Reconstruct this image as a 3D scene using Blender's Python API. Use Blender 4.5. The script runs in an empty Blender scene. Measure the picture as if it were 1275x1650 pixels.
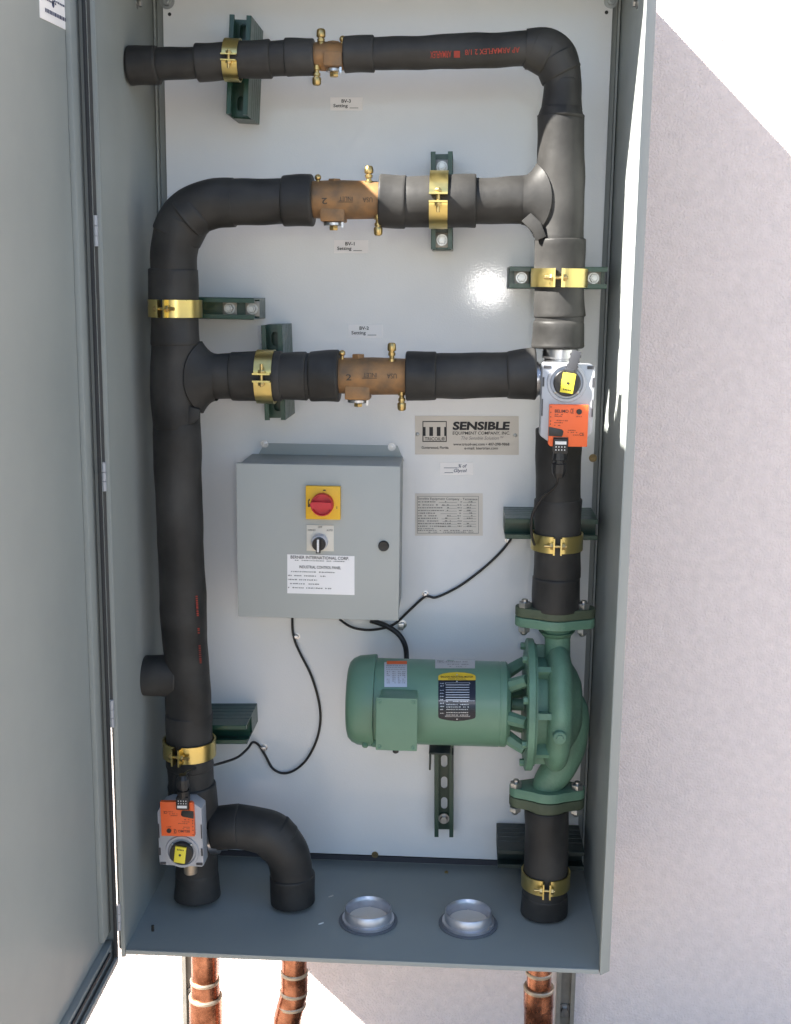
import bpy, math, random
import numpy as np
from mathutils import Vector, Matrix
random.seed(7)
sc = bpy.context.scene
COL = sc.collection
R = math.radians

# ------------------------------------------------------------------ camera
CF, CAM = 1913.8, Vector((.1717, -2.485, 1.2633))
YAW, PIT, ROL = .0542, .1832, .0118
Fw = Vector((-math.sin(YAW)*math.cos(PIT), math.cos(YAW)*math.cos(PIT), -math.sin(PIT)))
_r = Vector((math.cos(YAW), math.sin(YAW), 0)); _u = _r.cross(Fw)
Rt = math.cos(ROL)*_r + math.sin(ROL)*_u
Up = -math.sin(ROL)*_r + math.cos(ROL)*_u
cam = bpy.data.cameras.new('camera'); camo = bpy.data.objects.new('camera', cam); COL.objects.link(camo)
M = Matrix((Rt, Up, -Fw)).transposed().to_4x4(); M.translation = CAM
camo.matrix_world = M
cam.sensor_fit = 'VERTICAL'; cam.sensor_height = 36; cam.lens = CF*36/1650
cam.clip_start = .05; cam.clip_end = 3000
sc.camera = camo

# ------------------------------------------------------------------ world, sun, exposure
SUND = Vector((2.0, 1.0, -1.93)).normalized()          # direction the light travels
w = bpy.data.worlds.new('World'); sc.world = w; w.use_nodes = True
nt = w.node_tree; bg = nt.nodes['Background']
sky = nt.nodes.new('ShaderNodeTexSky'); sky.sky_type = 'NISHITA'; sky.sun_disc = False; sky.ozone_density = 2.2
sky.sun_elevation = math.asin(-SUND.z); sky.sun_rotation = math.atan2(-SUND.x, -SUND.y)
nt.links.new(sky.outputs[0], bg.inputs[0]); bg.inputs[1].default_value = .054
sl = bpy.data.lights.new('sun', 'SUN'); sl.energy = 5; sl.angle = R(.5); sl.color = (1, .95, .87)
so = bpy.data.objects.new('sun', sl); COL.objects.link(so)
so.rotation_euler = SUND.to_track_quat('-Z', 'Y').to_euler(); so.location = (-3, -2, 4)
# the small flash of the camera that took the photograph: its mirror image is the glare on the white panel
fl = bpy.data.lights.new('camera_flash', 'POINT'); fl.energy = 2.2; fl.shadow_soft_size = .012; fl.color = (1, .97, .93)
fo = bpy.data.objects.new('camera_flash', fl); COL.objects.link(fo); fo.location = CAM + Vector((.105, .01, .02))
sc.view_settings.view_transform = 'Standard'; sc.view_settings.look = 'None'
sc.view_settings.exposure = 2.45; sc.view_settings.gamma = 1
sc.render.engine = 'CYCLES'

# ------------------------------------------------------------------ measuring helpers: pixels of the 1275x1650 photograph -> points in the place
def ray(px, py): return (Fw + Rt*((px-638)/CF) - Up*((py-825)/CF))
def P(px, py, Y):
    d = ray(px, py); return CAM + d*((Y-CAM.y)/d.y)
def PZ(px, py, Z):
    d = ray(px, py); return CAM + d*((Z-CAM.z)/d.z)
def PX(px, py, X):
    d = ray(px, py); return CAM + d*((X-CAM.x)/d.x)
def PC(px, py, Yc, Zc, r):                                # on a cylinder lying along X
    d = ray(px, py); oy, oz = CAM.y-Yc, CAM.z-Zc
    a = d.y**2+d.z**2; b = 2*(oy*d.y+oz*d.z); c = oy*oy+oz*oz-r*r
    D = max(0, b*b-4*a*c); return CAM + d*((-b-math.sqrt(D))/(2*a))
def mm(px, py, Y): return (P(px+1, py, Y)-P(px, py, Y)).length   # metres per pixel

# ------------------------------------------------------------------ materials
MAT = {}
def mat(name, col, rough=.5, metal=0, var=.06, vscale=6, bump=0, bscale=200, spec=.5, dirt=None, coat=0, bdist=.001):
    m = bpy.data.materials.new(name); m.use_nodes = True; n = m.node_tree.nodes; l = m.node_tree.links
    b = n['Principled BSDF']
    b.inputs['Roughness'].default_value = rough; b.inputs['Metallic'].default_value = metal
    b.inputs['Specular IOR Level'].default_value = spec; b.inputs['Coat Weight'].default_value = coat; b.inputs['Coat Roughness'].default_value = .08
    tc = n.new('ShaderNodeTexCoord')
    no = n.new('ShaderNodeTexNoise'); no.inputs['Scale'].default_value = vscale; no.inputs['Detail'].default_value = 6
    l.new(tc.outputs['Object'], no.inputs['Vector'])
    cr = n.new('ShaderNodeValToRGB'); cr.color_ramp.elements[0].position = .3; cr.color_ramp.elements[1].position = .7
    c2 = dirt if dirt else tuple(c*(1-var*2) for c in col)
    cr.color_ramp.elements[0].color = (*c2, 1); cr.color_ramp.elements[1].color = (*[min(1, c*(1+var)) for c in col], 1)
    l.new(no.outputs[0], cr.inputs[0]); l.new(cr.outputs[0], b.inputs['Base Color'])
    mr = n.new('ShaderNodeMapRange'); mr.inputs['To Min'].default_value = max(.02, rough-.08); mr.inputs['To Max'].default_value = min(1, rough+.1)
    n2 = n.new('ShaderNodeTexNoise'); n2.inputs['Scale'].default_value = vscale*5; l.new(tc.outputs['Object'], n2.inputs['Vector'])
    l.new(n2.outputs[0], mr.inputs[0]); l.new(mr.outputs[0], b.inputs['Roughness'])
    if bump:
        bn = n.new('ShaderNodeTexNoise'); bn.inputs['Scale'].default_value = bscale; bn.inputs['Detail'].default_value = 4
        l.new(tc.outputs['Object'], bn.inputs['Vector'])
        bu = n.new('ShaderNodeBump'); bu.inputs['Strength'].default_value = bump; bu.inputs['Distance'].default_value = bdist
        l.new(bn.outputs[0], bu.inputs['Height']); l.new(bu.outputs[0], b.inputs['Normal'])
        if coat:
            b2 = n.new('ShaderNodeBump'); b2.inputs['Strength'].default_value = .10; b2.inputs['Distance'].default_value = bdist
            l.new(bn.outputs[0], b2.inputs['Height']); l.new(b2.outputs[0], b.inputs['Coat Normal'])
    MAT[name] = m; return m
mat('panel_white', (.78, .79, .80), .42, coat=.6, var=.022, vscale=5, bump=.45, bscale=380, bdist=.0006)
mat('cabinet_grey', (.300, .325, .315), .5, spec=.35, var=.03, vscale=3, bump=.12, bscale=420, bdist=.0006)
mat('box_grey', (.40, .42, .405), .45, var=.02, vscale=3, bump=.1, bscale=420, bdist=.0006)
mat('dark_gasket', (.03, .032, .035), .7)
mat('rubber', (.041, .040, .0385), .50, var=.3, vscale=9, bump=.6, bscale=55, spec=.28, bdist=.0012)
mat('rubber_edge', (.35, .34, .32), .8)
mat('stucco', (.84, .74, .71), .95, var=.03, vscale=60, bump=1.0, bscale=210, spec=.2, bdist=.0045)
mat('concrete', (.20, .175, .15), .9, var=.08, vscale=3, bump=.4, bscale=60, spec=.2)
mat('gold', (.70, .54, .19), .30, 1, var=.05, vscale=16, dirt=(.50, .44, .20))
mat('brass', (.55, .40, .17), .32, 1, var=.1, vscale=40)
mat('bronze', (.36, .19, .075), .55, .4, var=.1, vscale=26, dirt=(.17, .115, .07), bump=.5, bscale=260, bdist=.0008)
mat('zinc', (.42, .43, .43), .34, 1, var=.06, vscale=60)
mat('hub_metal', (.62, .62, .66), .36, .75, var=.1, vscale=25)
mat('steel', (.60, .60, .62), .3, 1, var=.06, vscale=20)
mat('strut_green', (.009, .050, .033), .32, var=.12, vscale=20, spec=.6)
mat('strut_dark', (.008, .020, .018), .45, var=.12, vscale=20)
mat('strut_zinc', (.32, .31, .28), .5, .6, var=.12, vscale=20)
mat('pump_green', (.125, .240, .165), .36, var=.05, vscale=9, bump=.1, bscale=200, bdist=.0006)
mat('cast_green', (.115, .228, .158), .5, var=.12, vscale=14, bump=.7, bscale=130, bdist=.0014)
mat('olive', (.070, .090, .055), .6, var=.15, vscale=18, bump=.5, bscale=160)
mat('iron_dark', (.05, .04, .03), .5, var=.1)
mat('orange', (.80, .13, .03), .45, var=.03)
mat('alu', (.40, .42, .46), .42, .2, var=.05, vscale=20)
mat('alu_dark', (.05, .052, .06), .5, .2)
mat('seal_grey', (.09, .095, .10), .6)
mat('halo_grey', (.14, .15, .17), .6)
mat('cap_cream', (.85, .76, .66), .6)
mat('black', (.014, .014, .015), .4, var=.05)
mat('cable', (.012, .012, .013), .45)
mat('yellow', (.80, .68, .05), .4, var=.03)
mat('yellow_plate', (.80, .46, .02), .4, var=.02)
mat('red', (.55, .02, .035), .35, var=.03)
mat('paper', (.92, .90, .89), .6, var=.02)
mat('paper_cream', (.70, .66, .60), .6, var=.03)
mat('ivory', (.68, .65, .57), .5, var=.02)
mat('ink', (.015, .015, .018), .6)
mat('ink_grey', (.20, .19, .19), .6)
mat('ink_red', (.32, .035, .02), .6, var=.2, vscale=60)
mat('ink_blue', (.04, .05, .12), .6)
mat('plate_alu', (.58, .54, .49), .45, .2, var=.03)
mat('plate_silver', (.55, .55, .56), .35, .5)
mat('sticker_silver', (.55, .57, .62), .35, .3)
mat('plate_yellow', (.75, .50, .03), .35)
mat('plate_black', (.012, .014, .022), .25, .3)
mat('plate_bar', (.20, .22, .30), .3, .6)
mat('white_plastic', (.75, .75, .74), .4)
mat('copper', (.58, .26, .16), .26, 1, var=.12, vscale=26, dirt=(.15, .055, .03), bump=.25, bscale=40)
mat('solder', (.50, .42, .33), .45, .8, var=.1, vscale=50)
mat('gap_shade', (.05, .05, .06), .6)  # shade of the gap under the white panel, put into the colour
mat('dark_screw', (.25, .19, .10), .4, .8)

# ------------------------------------------------------------------ mesh builder
ORG = {}
def basis(ax):
    ax = Vector(ax).normalized(); t = Vector((0, 0, 1)) if abs(ax.z) < .9 else Vector((1, 0, 0))
    a = ax.cross(t).normalized(); b = ax.cross(a).normalized(); return ax, a, b
class MB:
    def __init__(s): s.v = []; s.f = []
    def add(s, vs, fs):
        k = len(s.v); s.v += [Vector(v) for v in vs]; s.f += [tuple(i+k for i in f) for f in fs]; return s
    def box(s, c, d, M=None):
        c = Vector(c); h = Vector(d)/2
        vs = [Vector((x*h.x, y*h.y, z*h.z)) for x in (-1, 1) for y in (-1, 1) for z in (-1, 1)]
        if M: vs = [M @ v for v in vs]
        return s.add([c+v for v in vs], [(0, 1, 3, 2), (4, 6, 7, 5), (0, 4, 5, 1), (2, 3, 7, 6), (0, 2, 6, 4), (1, 5, 7, 3)])
    def lathe(s, p, ax, prof, n=32, close=True, ph=0):
        ax, a, b = basis(ax); p = Vector(p); vs = []; fs = []
        for t, r in prof:
            for i in range(n):
                q = 2*math.pi*i/n+ph; vs.append(p+ax*t+(a*math.cos(q)+b*math.sin(q))*r)
        m = len(prof)
        for j in range(m-1):
            for i in range(n):
                k = (i+1) % n; fs.append((j*n+i, j*n+k, (j+1)*n+k, (j+1)*n+i))
        if close:
            fs.append(tuple(range(n-1, -1, -1))); fs.append(tuple((m-1)*n+i for i in range(n)))
        return s.add(vs, fs)
    def cyl(s, p0, p1, r, n=24, r1=None, ch=0):
        p0 = Vector(p0); p1 = Vector(p1); L = (p1-p0).length; r1 = r if r1 is None else r1
        prof = [(0, r), (L, r1)] if not ch else [(0, r-ch), (ch, r), (L-ch, r1), (L, r1-ch)]
        return s.lathe(p0, p1-p0, prof, n)
    def hexa(s, p0, p1, r, ph=0): return s.lathe(p0, Vector(p1)-Vector(p0), [(0, r*.94), (.0012, r), ((Vector(p1)-Vector(p0)).length-.0012, r), ((Vector(p1)-Vector(p0)).length, r*.92)], 6, ph=ph)
    def sphere(s, c, r, n=16, sc_=(1, 1, 1)):
        c = Vector(c); vs = []; fs = []; m = n//2
        for j in range(1, m):
            for i in range(n):
                a = math.pi*j/m; q = 2*math.pi*i/n
                vs.append(c+Vector((r*sc_[0]*math.sin(a)*math.cos(q), r*sc_[1]*math.sin(a)*math.sin(q), r*sc_[2]*math.cos(a))))
        for j in range(m-2):
            for i in range(n):
                k = (i+1) % n; fs.append((j*n+i, j*n+k, (j+1)*n+k, (j+1)*n+i))
        vs += [c+Vector((0, 0, r*sc_[2])), c-Vector((0, 0, r*sc_[2]))]; t = len(vs)-2
        for i in range(n):
            k = (i+1) % n; fs.append((t, i, k)); fs.append((t+1, (m-2)*n+k, (m-2)*n+i))
        return s.add(vs, fs)
    def prism(s, poly, O, U, V, N, d):                    # polygon in (U,V) at O, extruded d along N
        O = Vector(O); U = Vector(U); V = Vector(V); N = Vector(N); n = len(poly)
        a = [O+U*x+V*y for x, y in poly]; b = [p+N*d for p in a]
        return s.add(a+b, [tuple(range(n-1, -1, -1)), tuple(range(n, 2*n))]+[(i, (i+1) % n, n+(i+1) % n, n+i) for i in range(n)])
    def tube(s, pts, rad, n=16, sub=1, caps=True, wob=0, seed=0, lip=0):
        pts = [Vector(p) for p in pts]
        if not hasattr(rad, '__len__'): rad = [rad]*len(pts)
        if sub > 1:
            q = []; rr = []; N = len(pts)
            for i in range(N-1):
                a, b, c, d = pts[max(0, i-1)], pts[i], pts[i+1], pts[min(N-1, i+2)]
                for k in range(sub):
                    t = k/sub
                    q.append(.5*((2*b)+(c-a)*t+(2*a-5*b+4*c-d)*t*t+(3*b-a-3*c+d)*t**3)); rr.append(rad[i]*(1-t)+rad[i+1]*t)
            q.append(pts[-1]); rr.append(rad[-1]); pts, rad = q, rr
        pts = list(pts); rad = list(rad)
        if lip:
            d0 = (pts[1]-pts[0]).normalized(); d1 = (pts[-2]-pts[-1]).normalized()
            pts = [pts[0], pts[0]+d0*lip*.35, pts[0]+d0*lip]+pts[1:-1]+[pts[-1]+d1*lip, pts[-1]+d1*lip*.35, pts[-1]]
            rad = [rad[0]-lip*.8, rad[0]-lip*.2, rad[0]]+rad[1:-1]+[rad[-1], rad[-1]-lip*.2, rad[-1]-lip*.8]
        N = len(pts); T = [(pts[min(N-1, i+1)]-pts[max(0, i-1)]).normalized() for i in range(N)]
        _, a, b = basis(T[0]); vs = []; fs = []; rg = random.Random(seed); phs = [rg.uniform(0, 6.28) for _ in range(6)]
        s_ = 0
        for i in range(N):
            if i:
                q = T[i-1].rotation_difference(T[i]); a = q @ a; b = q @ b; s_ += (pts[i]-pts[i-1]).length
            for k in range(n):
                t = 2*math.pi*k/n
                w_ = wob*(math.sin(2*t+phs[0]+s_*23)+.7*math.sin(3*t+phs[1]-s_*41)+.8*math.sin(s_*37+phs[2])+.5*math.sin(s_*90+t+phs[3])) if wob else 0
                vs.append(pts[i]+(a*math.cos(t)+b*math.sin(t))*(rad[i]+w_))
        for i in range(N-1):
            for k in range(n):
                m = (k+1) % n; fs.append((i*n+k, i*n+m, (i+1)*n+m, (i+1)*n+k))
        if caps: fs.append(tuple(range(n-1, -1, -1))); fs.append(tuple((N-1)*n+k for k in range(n)))
        return s.add(vs, fs)
    def build(s, name, m, parent=None, smooth=35, bevel=0, seg=2):
        o_ = ORG.get(parent.name if parent else None, Vector((0, 0, 0)))
        me = bpy.data.meshes.new(name); me.from_pydata([tuple(v-o_) for v in s.v], [], s.f); me.validate()
        me.materials.append(MAT[m])
        import bmesh
        bm = bmesh.new(); bm.from_mesh(me); bmesh.ops.recalc_face_normals(bm, faces=bm.faces)
        if bevel:
            ed = [e for e in bm.edges if len(e.link_faces) == 2 and e.calc_face_angle(0) > R(40)]
            bmesh.ops.bevel(bm, geom=ed, offset=bevel, segments=seg, affect='EDGES', profile=.6, clamp_overlap=True)
        bm.to_mesh(me); bm.free()
        if smooth:
            me.polygons.foreach_set('use_smooth', [True]*len(me.polygons)); me.set_sharp_from_angle(angle=R(smooth))
        o = bpy.data.objects.new(name, me); COL.objects.link(o)
        if parent: o.parent = parent; ORG[o.name] = o_
        return o
def thing(name, loc, label, cat, group=None, local=False):
    o = bpy.data.objects.new(name, None); COL.objects.link(o); o.location = loc; o.empty_display_size = .02
    ORG[o.name] = Vector((0, 0, 0)) if local else Vector(loc)
    tag(o, label, cat, group); return o
def tag(o, label=None, cat=None, group=None, kind=None):
    if label: o['label'] = label
    if cat: o['category'] = cat
    if group: o['group'] = group
    if kind: o['kind'] = kind
    return o
def copy_tree(o, parent=None):
    c = o.copy(); COL.objects.link(c)
    if parent: c.parent = parent
    for ch in [x for x in bpy.data.objects if x.parent == o]: copy_tree(ch, c)
    return c
def _curve_mesh(cu):
    ob = bpy.data.objects.new('tmp', cu); COL.objects.link(ob)
    me = bpy.data.meshes.new_from_object(ob)
    vs = [v.co.copy() for v in me.vertices]; fs = [tuple(p.vertices) for p in me.polygons]
    bpy.data.objects.remove(ob); bpy.data.meshes.remove(me); return vs, fs
def text_geo(s, bold=0, shear=0):
    cu = bpy.data.curves.new('t', 'FONT'); cu.body = s; cu.size = 1; cu.offset = bold; cu.shear = shear; cu.resolution_u = 3
    vs, fs = _curve_mesh(cu); bpy.data.curves.remove(cu)
    xs = [v.x for v in vs]; ys = [v.y for v in vs]
    x0, x1, y0, y1 = min(xs), max(xs), min(ys), max(ys)
    return [((v.x-x0)/(x1-x0), (v.y-y0)/(y1-y0)) for v in vs], fs
def ink_text(mb, s, rect, fn, bold=0, shear=0, flip=False):   # rect = px left, top, right, bottom of the lettering in the photo (optionally 4th/5th: slope)
    x0, y0, x1, y1 = rect[:4]; sl_ = rect[4] if len(rect) > 4 else 0
    uv, fs = text_geo(s, bold, shear)
    if flip: uv = [(1-u, 1-v) for u, v in uv]
    mb.add([fn(x0+(x1-x0)*u, y1+(y0-y1)*v+sl_*(x1-x0)*u) for u, v in uv], fs)
def patch(mb, rect, fn, nx=1, ny=1, sl_=0):
    x0, y0, x1, y1 = rect
    vs = [fn(x0+(x1-x0)*i/nx, y0+(y1-y0)*j/ny+sl_*(x1-x0)*i/nx) for j in range(ny+1) for i in range(nx+1)]
    mb.add(vs, [(j*(nx+1)+i, j*(nx+1)+i+1, (j+1)*(nx+1)+i+1, (j+1)*(nx+1)+i) for j in range(ny) for i in range(nx)])
def scribble(mb, x0, x1, y, h, fn, rg, fill=.75, sl_=0):      # a row of print too small to read: word-long dashes of ink
    x = x0
    while x < x1:
        w_ = rg.uniform(1.2, 3.6)
        xx = min(x1, x+w_)
        if rg.random() < fill:
            k = x
            while k < xx-.3:
                kw = rg.uniform(.45, .8); patch(mb, (k, y-h*rg.uniform(.7, 1)+sl_*(k-x0), min(xx, k+kw), y+sl_*(k-x0)), fn); k += kw+.3
        x = xx+rg.uniform(.6, 1.4)
def holed(outer, holes):                                  # 2D plate with holes -> verts/faces in (x,y)
    cu = bpy.data.curves.new('h', 'CURVE'); cu.dimensions = '2D'; cu.fill_mode = 'BOTH'
    for L in [outer]+holes:
        sp = cu.splines.new('POLY'); sp.points.add(len(L)-1); sp.use_cyclic_u = True
        for i, (x, y) in enumerate(L): sp.points[i].co = (x, y, 0, 1)
    g = _curve_mesh(cu); bpy.data.curves.remove(cu); return g
def stadium(cx, cy, w_, h, n=8):
    r = w_/2; L = max(0, h/2-r); pts = []
    for i in range(n+1): t = math.pi*i/n; pts.append((cx+r*math.cos(t), cy+L+r*math.sin(t)))
    for i in range(n+1): t = math.pi+math.pi*i/n; pts.append((cx+r*math.cos(t), cy-L+r*math.sin(t)))
    return pts
def rrect(w_, h, r, n=5, cx=0, cy=0):
    pts = []
    for sx, sy, a0 in ((1, 1, 0), (-1, 1, 90), (-1, -1, 180), (1, -1, 270)):
        for i in range(n+1):
            t = R(a0+90*i/n); pts.append((cx+sx*(w_/2-r)+r*math.cos(t), cy+sy*(h/2-r)+r*math.sin(t)))
    return pts

# ================================================================== THE SETTING
HW, D, H = .457, .396, 1.88
HR = .466                                      # inner face of the right side                    # cabinet half width, depth, height
YP = -.02                                      # face of the white back panel
PY = -.205                                     # pipe axis
GZ = -.5
MB().box((0, 0, GZ-.05), (120, 120, .1)).build('ground', 'concrete', smooth=0)
tag(bpy.data.objects['ground'], kind='structure')
o = MB().box((1.0, .124, 2.2+GZ/2), (9, .2, 4.4-GZ)).build('stucco_wall', 'stucco', smooth=0)
tag(o, 'pale pinkish stucco wall with fine sandy texture behind the cabinet', 'wall')

# vertical posts that carry the cabinet on the wall
def post(xc, label, m):
    t = thing('support_post', (xc, .012, GZ), label, 'post', 'steel posts behind the cabinet')
    h = .0206
    poly = [(-h, 0), (-h, .020), (h, .020), (h, 0), (h-.009, 0), (h-.009, .004), (h-.003, .004), (h-.003, .017), (-h+.003, .017), (-h+.003, .004), (-h+.009, .004), (-h+.009, 0)]
    MB().prism(poly, (xc, .003, GZ), (1, 0, 0), (0, 1, 0), (0, 0, 1), 2.36).build('channel', m, t, smooth=0)
    for z in (-.09, -.22, -.36):
        b = MB(); b.hexa((xc, .020, z), (xc, .009, z), .009); b.cyl((xc, .020, z), (xc, .016, z), .0165); b.build('bolt', 'zinc', t)
    return t
post(P(310, 1600, .012).x, 'grey steel post below the cabinet beside the left copper pipe', 'strut_zinc')
post(P(912, 1600, .012).x, 'dark steel post with bolts beside the right copper pipe', 'strut_zinc')

# ================================================================== CABINET
cab = thing('equipment_cabinet', (0, -D/2, 0), 'tall grey steel cabinet with its door swung open on the left', 'cabinet')
T = .002
b = MB()
b.box(((HR-HW)/2, -T/2, H/2), (HW+HR, T, H))                                    # back sheet
b.box((-HW-T/2, -D/2, H/2), (T, D, H+2*T)); b.box((HR+T/2, -D/2, H/2), (T, D, H+2*T))
b.box(((HR-HW)/2, -D/2, H+T/2), (HW+HR, D, T))
for sx in (-1, 1):                                                     # vertical corner returns at the back
    b.box((sx*(HW-.004) if sx < 0 else HR-.004, -.010, H/2), (.004, .016, H-.02))
b.build('body', 'cabinet_grey', cab, smooth=0)
hubs = [PZ(594, 1484, 0), PZ(755, 1489, 0)]
vs, fs = holed([(-HW, -D), (HR, -D), (HR, -T), (-HW, -T)], [[(h_.x+.045*math.cos(2*math.pi*i/32), h_.y+.045*math.sin(2*math.pi*i/32)) for i in range(32)] for h_ in hubs])
b = MB(); b.add([(v.x, v.y, 0) for v in vs], fs); b.add([(v.x, v.y, -T) for v in vs], fs)
b.build('floor_plate', 'cabinet_grey', cab, smooth=0)
b = MB()                                                               # rolled lip round the opening
b.prism([(HW+.001, -D+.010), (HW+.001, -D-.010), (HW+.003, -D-.011), (HW+.021, -D+.004), (HW+.021, -D+.010)], (0, 0, -.009), (1, 0, 0), (0, 1, 0), (0, 0, 1), H+.024)
b.box((-HW-.004, -D-.004, H/2), (.008, .008, H+.03))
b.box((0, -D-.004, -.004), (2*HW-.001, .008, .009))
b.box((0, -D-.004, H+.008), (2*HW-.001, .008, .015))

b.build('front_lip', 'cabinet_grey', cab, bevel=.0015)
# white mounting panel
pl, pr = P(266, 150, YP).x, .449
pb = P(600, 1378, YP).z
b = MB(); b.box(((pl+pr)/2, YP+.0015, (pb+H-.04)/2), (pr-pl, .003, H-.04-pb))
bp = b.build('back_panel', 'panel_white', cab, smooth=0, bevel=.0006, seg=1)
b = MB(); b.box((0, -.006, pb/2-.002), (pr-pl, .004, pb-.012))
b.build('panel_shadow_gap', 'gap_shade', cab, smooth=0).name = 'shadow_gap_strip'  # dark strip painted as the shadow gap between panel and floor
def nut(px, py, Y, r, mt='zinc', bl=.012):
    p = P(px, py, Y); b = MB(); b.cyl(p, p+Vector((0, -.002, 0)), r*1.5, 20); b.hexa(p+Vector((0, -.002, 0)), p+Vector((0, -.002-bl*.5, 0)), r); b.cyl(p, p-Vector((0, bl, 0)), r*.5, 12)
    return b.build('panel_bolt', mt, bp)
nut(985, 2, YP, .009); nut(270, 2, YP, .010); nut(956, 738, YP, .0055, 'dark_screw', .008); nut(605, 1377, YP, .005, 'dark_screw', .008)
for (px, py) in ((274, 23), (978, 20)):
    p = P(px, py, YP); MB().cyl(p, p-Vector((0, .0006, 0)), .0035, 16).build('panel_hole', 'black', bp)
for px, py, sx in ((222, 4, -1), (1028, 4, 1)):
    p = PX(px, py, -HW if sx < 0 else HR); n_ = Vector((-sx, 0, 0)); b = MB(); b.cyl(p, p+n_*.002, .011, 20); b.hexa(p+n_*.002, p+n_*.008, .008); b.build('side_bolt', 'zinc', cab)
p = PZ(247, 1500, 0); MB().cyl(p, p+Vector((0, 0, .012)), .0028, 10).build('floor_stud', 'iron_dark', cab)
p = PZ(720, 1406, 0); MB().box(p+Vector((0, 0, .001)), (.008, .006, .002)).cyl(p, p+Vector((0, 0, .004)), .002, 8).build('floor_stud', 'brass', cab)

# door, swung out to about 90 degrees; its inner face looks right
XD = P(150, 300, -.41).x
DL = .92
b = MB(); y0, y1 = -D-.014, -D-.014-DL
zb, zt = -.014, H+.014
inner = XD-.022
b.box((inner-.001, (y0+y1)/2, H/2), (.002, DL, zt-zb))
door = b.build('door', 'cabinet_grey', cab, smooth=0)
b = MB()
b.box((XD-.0135, y0-.001, H/2), (.027, .002, zt-zb)); b.box((XD-.0135, y1+.001, H/2), (.027, .002, zt-zb))
b.box((XD-.0135, (y0+y1)/2, zb-.001), (.027, DL, .002)); b.box((XD-.0135, (y0+y1)/2, zt+.001), (.027, DL, .002))
b.box((XD-.001, y0-.008, H/2), (.002, .014, zt-zb-.004)); b.box((XD+.001, (y0+y1)/2, zb+.007), (.006, DL-.03, .012)); b.box(((inner+XD-.008)/2, (y0+y1)/2, zb+.021), (abs(XD-.008-inner), DL-.01, .040))
b.build('door_return', 'cabinet_grey', door, bevel=.0012)
b = MB()   # stiffener strip by the hinge, leaves the thin seam line
ys_ = PX(124, 300, inner+.01).y; b.box((inner+.005, (ys_+y0-.004)/2, H/2+.01), (.010, y0-.004-ys_, zt-zb-.10))
b.build('door_stiffener', 'cabinet_grey', door, bevel=.002)
b = MB(); b.box((XD+.001, y0-.019, H/2), (.006, .007, zt-zb-.03)); b.box((XD-.0055, (y0+y1)/2-.01, zb+.030), (.004, DL-.05, .008))
b.build('gasket', 'dark_gasket', door, bevel=.002)
for py in (372, 768, 1150, 1478):
    p = P(160 if py < 900 else 180, py, -D-.012); z = p.z; xk = (-HW-.008+XD)/2
    b = MB(); b.cyl((xk, -D-.012, z-.026), (xk, -D-.012, z-.009), .0045, 14); b.cyl((xk, -D-.012, z-.008), (xk, -D-.012, z+.008), .0045, 14); b.cyl((xk, -D-.012, z+.009), (xk, -D-.012, z+.026), .0045, 14)
    b.box((xk-.004, -D-.008, z), (.014, .002, .05)); b.build('hinge', 'alu', cab)
xg = (XD-HW-.008)/2
MB().box((xg-.012, -D-.002, (H+.50)/2), (abs(-HW-.008-XD)+.028, .003, H-.50)).build('hinge_strip', 'seal_grey', cab, smooth=0)
MB().box((xg-.0015, -D-.002, .25), (abs(-HW-.008-XD), .003, .50)).build('hinge_strip', 'seal_grey', cab, smooth=0)
# rating sticker on the door
XS = inner+.0006
q = [PX(66, -40, XS), PX(112, -60, XS), PX(113, 51, XS), PX(65, 28, XS)]
zsl = PX(113, 51, XS).z-PX(65, 28, XS).z; ya, yb = PX(65, 20, XS).y, PX(113, 20, XS).y; zl = (PX(113, 51, XS).z+PX(65, 28, XS).z)/2
b = MB(); q = [(ya, zl-zsl/2), (yb, zl+zsl/2), (yb, zl+zsl/2+.17), (ya, zl-zsl/2+.17)]
b.add([(XS-.0006, y, z) for y, z in q]+[(XS+.0006, y, z) for y, z in q], [(0, 1, 2, 3), (4, 7, 6, 5), (0, 4, 5, 1), (1, 5, 6, 2), (2, 6, 7, 3), (3, 7, 4, 0)]); stk = b.build('door_sticker', 'paper', door, smooth=0)
XI = XS+.0010
zsl = PX(113, 51, XS).z-PX(65, 28, XS).z
def fs_(u, v): return Vector((XI, ya+(yb-ya)*u, zl+zsl*(u-.5)+v))            # u along the sticker, v metres above its bottom
rg = random.Random(3); b = MB()
for (u0, u1, v, h) in ((.15, .85, .012, .006), (.12, .5, .030, .003), (.45, .9, .034, .003), (.2, .45, .052, .003), (.1, .4, .066, .004), (.12, .9, .085, .003), (.1, .8, .1, .003)):
    u = u0
    while u < u1:
        w_ = rg.uniform(.02, .05); b.add([fs_(u, v), fs_(u+w_, v), fs_(u+w_, v+h), fs_(u, v+h)], [(0, 1, 2, 3)]); u += w_+.015
for u, v, r in ((.13, .045, .007), (.42, .030, .006)):
    b.add([fs_(u+r*math.cos(t*.524)/abs(yb-ya), v+r*math.sin(t*.524)) for t in range(12)], [tuple(range(12))])
for k, sx in enumerate((0, 1)):
    pass
ink_uv, ink_f = text_geo('CE', .02); b.add([fs_(.86+.1*u, .026+.010*v) for u, v in ink_uv], ink_f)
b.build('lettering', 'ink_blue', stk, smooth=0)

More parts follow.
